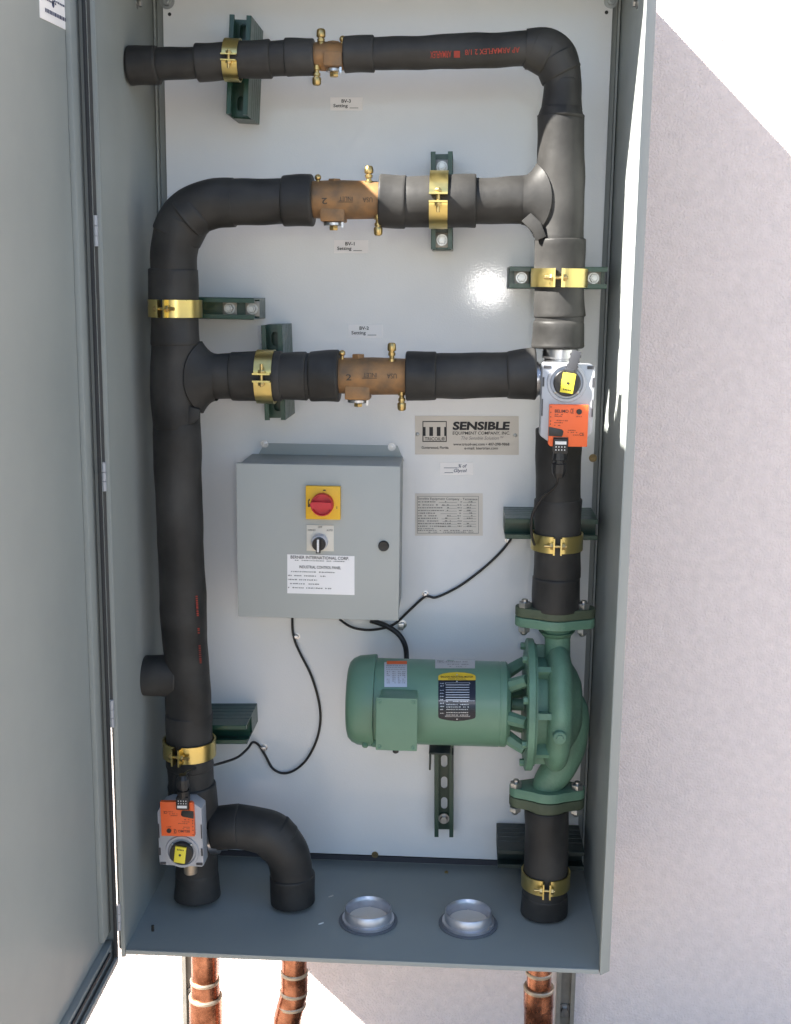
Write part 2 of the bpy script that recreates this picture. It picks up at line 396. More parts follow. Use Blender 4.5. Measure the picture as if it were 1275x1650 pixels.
# open threaded hubs in the cabinet floor
for i, h_ in enumerate(hubs):
    t = thing('floor_hub', h_, ['empty metal hub in the cabinet floor nearest the curved black pipe', 'empty metal hub in the cabinet floor nearest the right-hand floor pipe'][i], 'pipe hub', 'open metal hubs in the cabinet floor')
    b = MB(); r = .047
    prof = [(-.02, r-.006), (.022, r-.005), (.027, r-.003), (.030, r-.001), (.028, r+.001), (.010, r+.001), (.009, r+.006), (.0, r+.006), (-.001, r+.001), (-.02, r+.001), (-.02, r-.006)]
    b.lathe(h_, (0, 0, 1), prof, 48, close=False); b.build('hub_ring', 'hub_metal', t, smooth=50)
    b = MB(); b.lathe(h_, (0, 0, 1), [(0.0006, r+.006), (.0006, r+.013), (.003, r+.013), (.0035, r+.006)], 48, close=False); b.build('washer', 'halo_grey', t)
    b = MB(); b.cyl(h_-Vector((0, 0, .012)), h_+Vector((0, 0, .009)), r-.0068, 40); b.box(h_+Vector((0, 0, .0098)), (.004, .078, .002)); b.box(h_+Vector((0, 0, .0094)), (.07, .0012, .0012)); b.build('cap', 'cap_cream', t)

# ================================================================== STRUT CHANNELS
def strut(name_label, c0, c1, depth, width=.0413, slots=(), bolts=(), roll=0, m='strut_green', Yb=YP, endcap=False):
    """c0,c1: the two ends of the centre line of the front face (world); the channel reaches back to the panel"""
    c0 = Vector(c0); c1 = Vector(c1); Lg = (c1-c0).length; A = (c1-c0).normalized(); N = Vector((0, 1, 0)); U = A.cross(N).normalized()
    t = thing('strut_channel', (c0+c1)/2 + Vector((0, depth, 0)), name_label, 'strut channel', 'green strut channels on the white panel')
    h = width/2; fd = .0413; b = MB()
    deep = depth > .06; back = min(depth, .062) if deep else depth
    side = [(-h, .001), (-h, fd-.001)]
    if deep:
        y = fd
        while y < depth-.01:
            side += [(-h+.0012, y-.0006), (-h+.0012, y+.0012), (-h, y+.0018)]
            y2 = min(depth, y+.0206*1.0); side += [(-h, y2-.001)]; y = y2
        side += [(-h, depth)]
    else: side += [(-h, depth)]
    right = [(-x, y) for x, y in reversed(side)]
    if deep:
        inn = [(h-.001, 0), (h-.009, 0), (h-.009, .008), (h-.0028, .008), (h-.0028, back), (-h+.0028, back), (-h+.0028, .008), (-h+.009, .008), (-h+.009, 0), (-h+.001, 0)]
    else:
        inn = [(h-.001, 0), (h-.009, 0), (h-.009, .008), (h-.0028, .008), (h-.0028, depth), ]
    if deep: b.prism(side+right+inn, c0, U, N, A, Lg)
    else:
        rail = [(h-.001, 0), (h-.009, 0), (h-.009, .008), (h-.0028, .008), (h-.0028, depth), (h, depth), (h, .001)]
        b.prism(rail, c0, U, N, A, Lg); b.prism([(-x, y) for x, y in reversed(rail)], c0, U, N, A, Lg)
    wy = fd-.003 if deep else depth-.003
    hs = [stadium(0, s_*Lg, .014, .028) for s_ in slots]
    vs, fs = holed([(-h+.0029, 0.0005), (h-.0029, 0.0005), (h-.0029, Lg-.0005), (-h+.0029, Lg-.0005)], hs)
    for dy in (0, .0025): b.add([c0+U*v.x+A*v.y+N*(wy+dy) for v in vs], fs)
    for L in hs:
        n = len(L); b.add([c0+U*x+A*y+N*wy for x, y in L]+[c0+U*x+A*y+N*(wy+.0025) for x, y in L], [(i, (i+1) % n, n+(i+1) % n, n+i) for i in range(n)])
    b.build('channel', m, t, smooth=0, bevel=0)
    for s_ in bolts:
        p = c0+A*s_*Lg+N*wy; q = MB(); q.box(p-N*.002, (.030, .004, .028) if abs(A.z) > .5 else (.028, .004, .030)); q.build('bolt_plate', 'strut_zinc', t, bevel=.001)
        q = MB(); q.cyl(p-N*.004, p-N*.006, .011, 20); q.hexa(p-N*.006, p-N*.013, .0085); q.cyl(p-N*.013, p-N*.019, .0045, 12); q.build('bolt', 'zinc', t)
    return t
YF = YP-.135
strut('green channel upright behind the topmost pipe clamp', P(388, 24, YF), P(382, 184, YF), .135, slots=(.12, .86), m='strut_green')
strut('green channel upright behind the middle pipe clamp right of the bronze valve', P(712.5, 244, YF), P(712.5, 401, YF), .135, slots=(.5,), bolts=(.14, .9))
strut('green channel lying behind the sunlit right riser', P(822, 447, YF), P(979, 448, YF), .135, bolts=(.13, .88))
strut('green channel reaching right from the upper left riser clamp', P(262, 495, YF), P(410, 498, YF), .135, bolts=(.70, .95))
strut('green channel upright behind the clamp on the lower cross pipe', P(438, 524, YF), P(444, 677, YF), .135, slots=(.15, .85))
strut('green channel behind the dark pipe just above the pump', P(815, 852, YF), P(964, 854, YF), .135, m='strut_green')
strut('green channel reaching right from the lower left riser clamp', P(300, 1184, YF), P(398, 1184, YF), .135, m='strut_green')
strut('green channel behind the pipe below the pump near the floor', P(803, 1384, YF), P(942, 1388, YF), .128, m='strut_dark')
st = strut('slotted dark green channel hanging below the motor', P(716, 1130, YP-.041), P(716, 1349, YP-.041), .041, slots=(.30, .485, .645, .80), m='strut_green')
p = P(716, 1318, YP-.006); q = MB(); q.cyl(p, p-Vector((0, .004, 0)), .012, 20); q.hexa(p-Vector((0, .004, 0)), p-Vector((0, .010, 0)), .008); q.build('bolt', 'zinc', st)
q = MB(); a = P(694, 1200, -.13); c = P(728, 1204, -.13)
q.box((P(710, 1203, -.1).x, -.13, P(710, 1206, -.13).z), (.045, .06, .004)); q.box((P(694, 1220, -.13).x, -.13, P(694, 1222, -.13).z), (.004, .04, .036)); q.box((P(730, 1222, -.13).x, -.13, P(730, 1225, -.13).z), (.004, .04, .040))
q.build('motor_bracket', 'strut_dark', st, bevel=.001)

# ================================================================== PIPE CLAMPS (axis along local Z, ears to -Y)
def clamp_proto(label):
    t = thing('pipe_clamp', (0, 0, 0), label, 'pipe clamp', 'brass coloured pipe clamps', local=True)
    r, th, w_ = .0455, .0030, .031
    for s_ in (-1, 1):
        pts = []
        a0 = math.asin(.005/r); n = 26; a1 = R(150)
        ear = .0155
        path = [(s_*.005, -r-ear), (s_*.005, -r-.001)]+[(s_*r*math.sin(a0+(a1-a0)*i/n), -r*math.cos(a0+(a1-a0)*i/n)) for i in range(1, n+1)]
        path += [(s_*.014, r+.004)]
        out = []; N = len(path)
        for i in range(N):
            x, y = path[i]; x0, y0 = path[max(0, i-1)]; x1, y1 = path[min(N-1, i+1)]
            dx, dy = x1-x0, y1-y0; L = math.hypot(dx, dy); out.append((x+s_*dy/L*-th*-1 if False else x+(-dy/L)*-s_*th*1.0, y+(dx/L)*-s_*th*1.0))
        b = MB(); poly = path+list(reversed(out))
        # build as quads so the concave outline stays clean
        vs = []; fs = []
        for z in (-w_/2, w_/2):
            for x, y in path: vs.append((x, y, z))
            for x, y in out: vs.append((x, y, z))
        for i in range(N-1):
            A_, B_ = i, i+1
            fs += [(A_, B_, 2*N+B_, 2*N+A_), (N+A_, 3*N+A_, 3*N+B_, N+B_), (A_, N+A_, N+B_, B_), (2*N+A_, 2*N+B_, 3*N+B_, 3*N+A_)]
        fs += [(0, 2*N, 3*N, N), (N-1, 2*N-1, 4*N-1, 3*N-1)]
        b.add(vs, fs); b.build('band_half', 'gold', t, smooth=30)
    y = -r-.0085
    b = MB(); b.cyl((-.016, y, 0), (.024, y, 0), .003, 12); b.hexa((-.014, y, 0), (-.0075, y, 0), .0062); b.build('clamp_bolt', 'brass', t)
    b = MB(); b.hexa((.0075, y, 0), (.0135, y, 0), .0065); b.build('clamp_nut', 'brass', t)
    return t
first = None
def clamp(px, py, kind, label, dy=0, spin=0, flip=0, w=78, tilt=0, Y=PY):
    s_ = (w/2*mm(px, py, Y)+.0012)/.0455
    global first
    if first is None: first = clamp_proto(label); t = first
    else: t = copy_tree(first)
    t['label'] = label
    Mx = Matrix.Rotation(R(90), 4, 'Y') if kind == 'h' else Matrix.Identity(4)
    Mx = Matrix.Rotation(R(tilt), 4, 'Y') @ Mx @ Matrix.Rotation(R(180), 4, 'Y').to_4x4() if False else Matrix.Rotation(R(tilt), 4, 'Y') @ Mx
    if flip: Mx = Mx @ Matrix.Rotation(R(180), 4, 'Y')
    Mx = Mx @ Matrix.Rotation(R(spin), 4, 'Z')
    t.rotation_euler = Mx.to_euler(); t.location = P(px, py, Y); t.scale = (s_, s_, s_ if s_ > .9 else .9)
    return t
clamp(376, 97, 'h', 'smallest brass clamp, on the topmost pipe', spin=3, w=60, tilt=2)
clamp(708, 322, 'h', 'brass clamp right of the bronze valve, on the upper cross pipe', spin=0, w=84)
clamp(902, 448, 'v', 'brass clamp round the sunlit right riser', spin=6, flip=1, w=84)
clamp(283, 497, 'v', 'brass clamp round the left riser below its bend', spin=-12, w=78.5)
clamp(430, 607, 'h', 'brass clamp on the lower cross pipe left of the bronze valve', spin=2, flip=1, w=79)
clamp(898, 871, 'v', 'brass clamp round the dark pipe above the pump', spin=3, flip=1, w=77)
clamp(306, 1203, 'v', 'brass clamp round the bottom of the left riser', spin=-12, w=77)
clamp(880, 1414, 'v', 'brass clamp round the pipe below the pump', spin=2, flip=1, w=72.5)

# ================================================================== INSULATED PIPES
sd = [0]
def seg(parent, pts, wpx, name='insulation_sleeve', Y=PY, sub=1, lip=.003, wob=.0008, n=48, m='rubber', div=8):
    """pts: pixel centres; wpx: widths in pixels"""
    sd[0] += 1
    if not hasattr(wpx, '__len__'): wpx = [wpx]*len(pts)
    W = [P(x, y, Y) for x, y in pts]; rr = [w_/2*mm(x, y, Y) for (x, y), w_ in zip(pts, wpx)]
    if sub == 1:
        q = []; r2 = []
        for i in range(len(W)-1):
            for k in range(div): t = k/div; q.append(W[i].lerp(W[i+1], t)); r2.append(rr[i]*(1-t)+rr[i+1]*t)
        q.append(W[-1]); r2.append(rr[-1]); W, rr = q, r2
    b = MB(); b.tube(W, rr, n, sub=sub, wob=wob, seed=sd[0], lip=lip)
    return b.build(name, m, parent, smooth=50)
def edge_ring(parent, p0, p1, wpx, a=R(200), Y=PY):         # pale cut edge of the foam showing as a thin line
    pass
def saddle(parent, xr, yr, wr, side, x0, w0, hz, reach, name='tee_saddle'):
    """foam collar where a branch (towards side) meets a riser: starts as a ring on the branch, ends lying on the riser"""
    s_ = mm(xr, yr, PY); c = P(xr, yr, PY); Rr = wr/2*s_; r0 = w0/2*s_+.0012; xb = P(x0, yr, PY).x; n = 56; K = 12; vs = []; fs = []
    for k in range(K+2):
        t = min(1, k/K)
        for i in range(n):
            th = 2*math.pi*i/n; ct, st_ = math.cos(th), math.sin(th); e = .0035 if k <= K else -.002
            p0 = Vector((xb, PY-r0*ct, c.z+r0*st_))
            phi = R(reach)*ct; wig = 1+.02*math.sin(3*th+1)
            p2 = Vector((c.x+side*(Rr+e)*math.cos(phi), PY-(Rr+e)*math.sin(phi), c.z+hz*s_*st_*wig))
            p1 = Vector((p0.x-side*.016, p0.y, p0.z))*.5+Vector(((p0.x+p2.x)/2, p0.y, p0.z))*.5
            vs.append(p0*(1-t)**2+p1*2*t*(1-t)+p2*t*t)
    for k in range(K+1):
        for i in range(n): j = (i+1) % n; fs.append((k*n+i, k*n+j, (k+1)*n+j, (k+1)*n+i))
    b = MB(); b.add(vs, fs); return b.build(name, 'rubber', parent, smooth=50)
def pxpoly(parent, pts, Y, th, name, m='rubber', bev=.001):
    b = MB(); f = [P(x, y, Y) for x, y in pts]; n = len(f); g = [p+Vector((0, th, 0)) for p in f]
    b.add(f+g, [tuple(range(n)), tuple(range(2*n-1, n-1, -1))]+[(i, n+i, n+(i+1) % n, (i+1) % n) for i in range(n)]); return b.build(name, m, parent, bevel=bev)
def pipe_thing(px, py, label):
    return thing('insulated_pipe', P(px, py, PY), label, 'insulated pipe', 'black foam insulated pipes')

# A  top left
t = pipe_thing(360, 98, 'black insulated pipe from the left wall to the topmost valve')
seg(t, [(209, 107), (257, 104)], [64, 60], 'insulation_cuff', lip=.004, wob=.0012)
seg(t, [(250, 104), (330, 100)], [50, 49])
seg(t, [(318, 101), (366, 98)], [60, 58])
seg(t, [(362, 98), (438, 95)], [57, 60])
seg(t, [(430, 95), (470, 93)], [53, 53])
seg(t, [(461, 93), (508, 91)], [58, 58], 'insulation_cuff')
# B  right riser with the top pipe and the tee
t = pipe_thing(902, 300, 'tall black insulated pipe from the top bend down to the right actuator, partly sunlit')
seg(t, [(555, 88), (604, 87)], [58, 57], 'insulation_cuff')
seg(t, [(598, 87), (700, 84), (790, 81), (866, 77)], [50, 52, 54, 58])
seg(t, [(848, 78), (878, 80), (898, 97), (907, 130), (908, 176)], [60, 64, 66, 60, 62], 'insulation_elbow', sub=6, lip=0, wob=.0012)
seg(t, [(858, 76), (886, 90)], [66, 70], 'insulation_mitre', lip=.003, wob=.001)
seg(t, [(893, 92), (907, 122)], [68, 66], 'insulation_mitre', lip=.003, wob=.0012)
seg(t, [(907, 128), (906, 180)], [58, 66], lip=.003)
seg(t, [(906, 172), (905, 192)], [68, 80], 'insulation_cuff', lip=.005, wob=.0014)
seg(t, [(905, 186), (904, 300), (903, 390)], [78, 76, 77])
seg(t, [(903, 385), (902, 462)], [84, 82])
seg(t, [(902, 455), (902, 511)], [79, 84])
seg(t, [(902, 505), (901, 530)], [78, 78], lip=.001)
seg(t, [(901, 516), (900, 561)], [82, 88], 'insulation_cuff', lip=.005, wob=.001)
seg(t, [(612, 324), (655, 325)], [82, 84], 'insulation_cuff', wob=.001)
seg(t, [(650, 325), (768, 324)], [80, 86])
seg(t, [(760, 324), (845, 322)], [75, 75])
saddle(t, 904, 323, 77, -1, 842, 76, 58, 66)
pxpoly(t, [(841, 356), (856, 343), (872, 358), (881, 381), (865, 388), (858, 372)], PY-.040, .010, 'loose_flap')
# C  left riser
t = pipe_thing(284, 800, 'long black insulated riser on the left with its bend at the top')
seg(t, [(456, 324), (506, 323)], [79, 82], 'insulation_cuff', lip=.004, wob=.001)
seg(t, [(370, 326), (462, 324)], [73, 72])
seg(t, [(378, 326), (345, 328), (312, 340), (290, 366), (281, 405), (280, 440)], [73, 75, 78, 78, 75, 73], 'insulation_elbow', sub=6, lip=0, wob=.0012)
seg(t, [(322, 334), (300, 352)], [79, 82], 'insulation_mitre', lip=.004, wob=.0012)
seg(t, [(297, 354), (284, 384)], [79, 78], 'insulation_mitre', lip=.004, wob=.001)
seg(t, [(280, 433), (281, 500)], [78, 77])
seg(t, [(281, 492), (284, 556)], [75, 79])
seg(t, [(284, 550), (284, 620), (285, 690)], [78, 79, 76], 'tee_sleeve')
seg(t, [(285, 680), (290, 830), (297, 1000), (303, 1100), (306, 1160)], [75, 74, 72, 72, 72])
seg(t, [(305, 1148), (307, 1235)], [74, 76])
seg(t, [(307, 1228), (310, 1300)], [72, 74])
seg(t, [(310, 1262), (314, 1325)], [77, 76], 'insulation_cuff')
saddle(t, 284, 607, 80, 1, 350, 73, 57, 60)
seg(t, [(335, 606), (385, 606)], [71, 71])
seg(t, [(374, 606), (456, 606)], [78, 78])
seg(t, [(450, 606), (496, 606)], [75, 77])
seg(t, [(490, 606), (505, 606)], [73, 73], lip=.001)
seg(t, [(500, 606), (548, 606)], [80, 82], 'insulation_cuff', lip=.004, wob=.001)
pxpoly(t, [(306, 655), (322, 660), (322, 672), (312, 682), (300, 684)], PY-.034, .010, 'loose_flap')
# D
t = pipe_thing(760, 605, 'short black insulated pipe from the lower valve to the right actuator')
seg(t, [(655, 606), (704, 606)], [80, 79], 'insulation_cuff', wob=.001)
seg(t, [(697, 606), (825, 604)], [72, 73])
seg(t, [(817, 604), (864, 603)], [76, 84], 'insulation_cuff', lip=.004, wob=.001)
# E
t = pipe_thing(900, 850, 'black insulated pipe between the right actuator and the pump')
seg(t, [(901, 690), (900, 812)], [74, 73])
seg(t, [(900, 803), (898, 930)], [77, 75])
seg(t, [(898, 922), (897, 936)], [73, 73], lip=.001)
seg(t, [(897, 928), (896, 982)], [77, 77], 'insulation_cuff')
# F
t = pipe_thing(880, 1400, 'black insulated pipe from the pump down through the floor')
seg(t, [(882, 1300), (880, 1412)], [72, 71])
seg(t, [(880, 1404), (878, 1446)], [70, 72])
seg(t, [(878, 1438), (877, 1470)], [74, 75], 'insulation_cuff', wob=.001)
# G
t = pipe_thing(319, 1420, 'short black insulated stub under the lower left actuator')
seg(t, [(316, 1350), (318, 1408)], [66, 68])
seg(t, [(317, 1400), (319, 1443)], [68, 73], 'insulation_cuff', wob=.001)
# H
t = pipe_thing(420, 1345, 'black insulated bend arching from the left riser into the floor')
seg(t, [(343, 1334), (388, 1332)], [68, 72], 'insulation_cuff')
seg(t, [(380, 1332), (412, 1335), (440, 1346), (461, 1372), (470, 1405), (472, 1425)], [70, 70, 72, 72, 68, 68], 'insulation_elbow', sub=6, lip=0, wob=.0012)
seg(t, [(437, 1342), (455, 1360)], [74, 74], 'insulation_mitre', lip=.004, wob=.001)
seg(t, [(471, 1408), (473, 1452)], [72, 72], 'insulation_cuff')
# I
t = pipe_thing(250, 1088, 'stubby black insulated pipe between the left wall and the riser')
seg(t, [(229, 1088), (262, 1088), (290, 1090)], [62, 66, 72])

# red printing on the foam
def on_pipe(cx0, cy0, cx1, cy1, wpx):                       # surface of a lying pipe
    r = wpx/2*mm(cx0, cy0, PY)+.0016
    def fn(x, y):
        k = (x-cx0)/(cx1-cx0); c = P(x, cy0+(cy1-cy0)*k, PY); return PC(x, y, PY, c.z, r)
    return fn
B_ = [o for o in bpy.data.objects if o.name.startswith('insulated_pipe') and 'top bend' in o.get('label', '')][0]
fn = on_pipe(600, 87, 866, 77, 57); b = MB()
ink_text(b, 'ARMAFLEX', (694, 83, 728, 94, -.04), fn, .02, flip=True)
patch(b, (732, 82, 742, 93), fn, 3, 1)
ink_text(b, 'AP ARMAFLEX 2 1/8', (750, 80, 838, 89, -.05), fn, .01, flip=True)
b.build('printing', 'ink_red', B_, smooth=0)
def on_riser(cx, wpx, Y=PY):
    r = wpx/2*mm(300, 900, Y)+.0014
    def fn(x, y):
        c = P(cx(y) if callable(cx) else cx, y, Y); d = ray(x, y); o_ = CAM
        ox, oy = o_.x-c.x, o_.y-c.y; a = d.x**2+d.y**2; b_ = 2*(ox*d.x+oy*d.y); c_ = ox*ox+oy*oy-r*r
        D_ = max(0, b_*b_-4*a*c_); return o_+d*((-b_-math.sqrt(D_))/(2*a))
    return fn
C_ = [o for o in bpy.data.objects if o.get('label', '').startswith('long black insulated riser')][0]
fn = on_riser(lambda y: 290+(y-830)*.041, 75); b = MB(); rg = random.Random(5)
for y0_, y1_ in ((960, 992), (1012, 1020), (1040, 1070)):
    y = y0_
    while y < y1_:
        x = 316+(y-960)*.06; patch(b, (x, y, x+3.2, y+rg.uniform(1.2, 2.6)), fn, 1, 1); y += 3.4
b.build('printing', 'ink_red', C_, smooth=0)

# ================================================================== BALANCING VALVES  (local: axis X, up Z, front -Y)
def valve(label, px0, px1, py, wpx, top, bot, boss, plug, ball, g='bronze balancing valves'):
    """top/bot = px x, y0, y1 of the brass test ports"""
    s_ = mm((px0+px1)/2, py, PY); c = P((px0+px1)/2, py, PY); r = wpx/2*s_
    t = thing('balancing_valve', c, label, 'valve', g)
    x0, x1 = P(px0-6, py, PY).x, P(px1+6, py, PY).x
    b = MB(); L = x1-x0
    b.lathe((x0, c.y, c.z), (1, 0, 0), [(0, r*.9), (.012, r*.97), (L*.3, r), (L*.5, r*1.02), (L*.7, r), (L-.012, r*.97), (L, r*.9)], 40)
    body = b.build('valve_body', 'bronze', t, smooth=50)
    for k, (x, ya_, yb_) in enumerate((top, bot)):
        sg = 1 if ya_ < py else -1
        far, near = (ya_, yb_) if sg > 0 else (yb_, ya_)
        yv = PY-.012
        pf, pn = P(x, far, yv), P(x, near, yv); pn = pn+(pn-pf)*.35; a = pf-pn; Lq = a.length; q = MB()
        q.lathe(pn, a, [(0, .0075), (Lq*.22, .0072), (Lq*.24, .0048), (Lq*.36, .0048), (Lq*.38, .0068), (Lq*.52, .0070), (Lq*.54, .0052), (Lq*.58, .0052), (Lq*.6, .0076), (Lq*.66, .0084), (Lq*.9, .0080), (Lq*.97, .0065), (Lq, .004)], 12)
        q.build('test_port', 'brass', t, smooth=30)
    x, y = plug; q = MB(); p = P(x, y, PY); q.hexa(p-Vector((0, 0, .012)), p+Vector((0, 0, .004)), .0125); q.build('hex_plug', 'bronze', t)
    x, y = ball; q = MB(); p = P(x, y, PY-.01); q.cyl(p-Vector((0, 0, .012)), p, .0035, 10); q.sphere(p+Vector((0, 0, .001)), .0062); q.build('drain_cap', 'brass', t)
    bx0, bx1, by0, by1 = boss
    a = P(bx0, by0, PY-.005); d = P(bx1, by1, PY-.005); w_ = d.x-a.x
    q = MB(); q.box(((a.x+d.x)/2, PY-.005, (a.z+d.z)/2+.006), (w_, .05, a.z-d.z+.012)); q.build('valve_boss', 'bronze', t, bevel=.003)
    q = MB(); zc = d.z; q.cyl(((a.x+d.x)/2, PY-.005, zc-.0005), ((a.x+d.x)/2, PY-.005, zc-.007), w_*.42, 28, ch=.001); q.box(((a.x+d.x)/2+w_*.40, PY-.022, zc-.006), (.004, .004, .010)); q.build('dial_ring', 'steel', t)
    q = MB(); q.hexa(((a.x+d.x)/2, PY-.005, zc-.007), ((a.x+d.x)/2, PY-.005, zc-.015), .0085); q.build('stem_nut', 'brass', t)
    return t, body, (c, r)
t3, b3, g3 = valve('smallest bronze valve, set in the topmost pipe', 505, 556, 91, 44, (518, 46, 72), (511, 114, 138), (524, 554, 98, 110), (538, 71), (553, 64))
t1, b1, g1 = valve('bronze valve in the upper cross pipe with sun on its right end', 497, 612, 322, 60, (595, 267, 290), (610, 355, 380), (519, 558, 345, 358), (540, 292), (513, 287))
t2, b2, g2 = valve('bronze valve in the lower cross pipe above the maker nameplate', 546, 657, 606, 59, (632, 552, 577), (648, 638, 662), (558, 598, 630, 643), (578, 574), (552, 570))
for tt, (c, r), x0, y0 in ((t1, g1, 519, 320), (t2, g2, 558, 604)):
    b = MB(); f_ = lambda x, y, c=c, r=r: PC(x, y, PY, c.z, r*1.02+.0012)
    ink_text(b, '2', (x0, y0-1, x0+9, y0+9), f_, .01, flip=tt is t1)
    ink_text(b, 'INLET', (x0+28, y0-3, x0+50, y0+4), f_, .0, flip=True)
    patch(b, (x0+26, y0+5, x0+50, y0+6), f_, 4, 1)
    ink_text(b, 'USA', (x0+66, y0-2, x0+82, y0+6), f_, .0, flip=True)
    b.build('cast_marks', 'iron_dark', tt, smooth=0)

# ================================================================== ACTUATORS (local: X right, Z up, front -Y, origin at the knob centre, back at y=0)
def actuator(label):
    t = thing('valve_actuator', (0, 0, 0), label, 'actuator', 'orange and grey valve actuators', local=True)
    k = 1/.00113                                            # px -> m at this depth
    u = lambda x, y: ((x-908)*.001125, -(y-613)*.001125)
    def shape(pts): return [u(x, y) for x, y in pts]
    b = MB(); b.prism(shape([(868, 585), (872, 582), (948, 584), (953, 590), (953, 690), (945, 706), (930, 712), (885, 712), (868, 700)]), (0, -.012, 0), (1, 0, 0), (0, 0, 1), (0, -1, 0), .040)
    hs = b.build('housing', 'alu', t, bevel=.003)
    b = MB()
    for (x0, y0, x1, y1) in ((870, 586, 882, 591), (940, 586, 951, 591), (869, 605, 872, 620), (949, 605, 953, 620), (869, 640, 871, 668), (950, 640, 952, 668)):
        a, c = u(x0, y0), u(x1, y1); b.box(((a[0]+c[0])/2, -.0525, (a[1]+c[1])/2), (abs(c[0]-a[0]), .0012, abs(c[1]-a[1])))
    b.build('vent_slots', 'alu_dark', hs, smooth=0)
    b = MB(); b.lathe((0, -.0520, 0), (0, -1, 0), [(0, .036), (.003, .035), (.003, .030), (.001, .029)], 40, close=False); b.build('collar_ring', 'alu', hs)
    b = MB()
    for sx in (-1, 1):
        b.lathe((sx*.020, -.052, -.017), (0, -1, 0), [(0, .003), (.004, .003), (.005, .0015)], 12)
    b.build('screws', 'zinc', hs)
    b = MB(); b.cyl((0, -.052, 0), (0, -.064, 0), .0245, 36, ch=.0012); kn = b.build('knob', 'black', t)
    Mr = Matrix.Rotation(R(8), 3, 'Y')
    b = MB(); b.box((.001, -.0662, 0), (.0235, .004, .036), Mr); ind = b.build('position_indicator', 'yellow', kn, bevel=.0008)
    b = MB(); b.cyl((.001, -.0683, 0), (.001, -.0690, 0), .0026, 10)
    for i in range(5): b.box(Vector((.001, -.0686, 0))+Mr @ Vector((-.006+.003*i, 0, -.012)), (.0016, .0006, .003), Mr)
    b.build('indicator_marks', 'ink', ind)
    b = MB(); b.prism(shape([(881, 648), (944, 648), (944, 716), (913, 716), (913, 701), (889, 701), (889, 716), (884, 716), (881, 712)]), (0, -.052, 0), (1, 0, 0), (0, 0, 1), (0, -1, 0), .010)
    cv = b.build('orange_cover', 'orange', t, bevel=.0012)
    b = MB(); b.prism(shape([(881, 684), (902, 688), (905, 691), (904, 698), (902, 700), (881, 699)]), (0, -.0622, 0), (1, 0, 0), (0, 0, 1), (0, -1, 0), .0012); b.build('release_lever', 'black', cv, bevel=.0006)
    b = MB(); a = u(929, 659); b.cyl((a[0], -.062, a[1]), (a[0], -.0640, a[1]), .0050, 20, ch=.0005); b.build('gear_button', 'black', cv)
    b = MB(); g = lambda x, y: Vector((u(x, y)[0], -.0624, u(x, y)[1]))
    ink_text(b, 'BELIMO', (890, 656, 912, 661), g, .012); ink_text(b, 'CE', (915, 654, 920, 662), g, .012)
    rg = random.Random(9)
    for y, x0, x1 in ((664.5, 890, 904), (667.5, 890, 905), (674.5, 890, 911), (678, 890, 904), (682.5, 890, 900), (690, 912, 931), (693.5, 912, 928), (697.5, 912, 930), (667.5, 925, 936)):
        scribble(b, x0, x1, y, 1.6, g, rg, .85)
    ink_text(b, 'CE', (931, 693, 938, 698), g, .01)
    b.build('lettering', 'ink', cv, smooth=0)
    b = MB()
    for y in (652, 661, 668, 675, 680): a = u(883.5, y); b.box((a[0], -.0623, a[1]), (.0016, .0008, .002))
    b.build('scale_marks', 'ink', cv, smooth=0)
    # plug with see-through window of coloured terminals, and its cord grip
    b = MB(); a, c = u(889.5, 703), u(912.5, 727); b.box(((a[0]+c[0])/2, -.058, (a[1]+c[1])/2), (c[0]-a[0], .020, a[1]-c[1])); pg = b.build('plug', 'black', t, bevel=.0015)
    b = MB(); a, c = u(892, 707), u(910, 712); b.box(((a[0]+c[0])/2, -.0683, (a[1]+c[1])/2), (c[0]-a[0], .0006, a[1]-c[1]))
    for i in range(4):
        for j in range(2):
            a = u(893.5+4.7*i, 716+5*j); b.box((a[0], -.0683, a[1]), (.0018, .0006, .0022))
    b.build('terminal_marks', 'white_plastic', pg, smooth=0)
    b = MB(); xg = u(900.5, 0)[0]
    z = lambda y: u(0, y)[1]
    b.lathe((xg, -.056, z(725)), (0, 0, -1), [(0, .0125), (z(725)-z(738), .0135), (z(725)-z(739), .0105), (z(725)-z(744), .0105), (z(725)-z(745), .0140), (z(725)-z(760), .0130), (z(725)-z(768), .0085)], 12); b.build('cord_grip', 'black', pg, smooth=20)
    return t
YA = -.255
ac1 = actuator('grey and orange valve actuator on the right, yellow tab up, sun on its top'); ac1.location = P(910, 613, YA)
b = MB(); Mr = Matrix.Rotation(R(14), 3, 'Y'); b.box((.010, -.060, .036), (.0165, .010, .045), Mr); b.box((.0035, -.060, .0235), (.016, .012, .005), Mr)
for i in range(4): b.box(Vector((.010, -.060, .036))+Mr @ Vector((-.0088, 0, -.016+.010*i)), (.0022, .009, .005), Mr); b.box(Vector((.010, -.060, .036))+Mr @ Vector((.0088, 0, -.016+.010*i)), (.0022, .009, .005), Mr)
b.build('cable_tie_lever', 'alu_dark', ac1, bevel=.0006).name = 'hand_lever'
ac2 = copy_tree(bpy.data.objects[ac1.name]); ac2['label'] = 'grey and orange valve actuator at lower left, mounted upside down'
for ch in [c for c in bpy.data.objects if c.parent == ac2 and c.name.startswith('hand_lever')]: bpy.data.objects.remove(ch)
ac2.rotation_euler = (0, R(179), 0); ac2.location = P(304, 1353, YA)
ac2.scale = (.94, 1, .94)
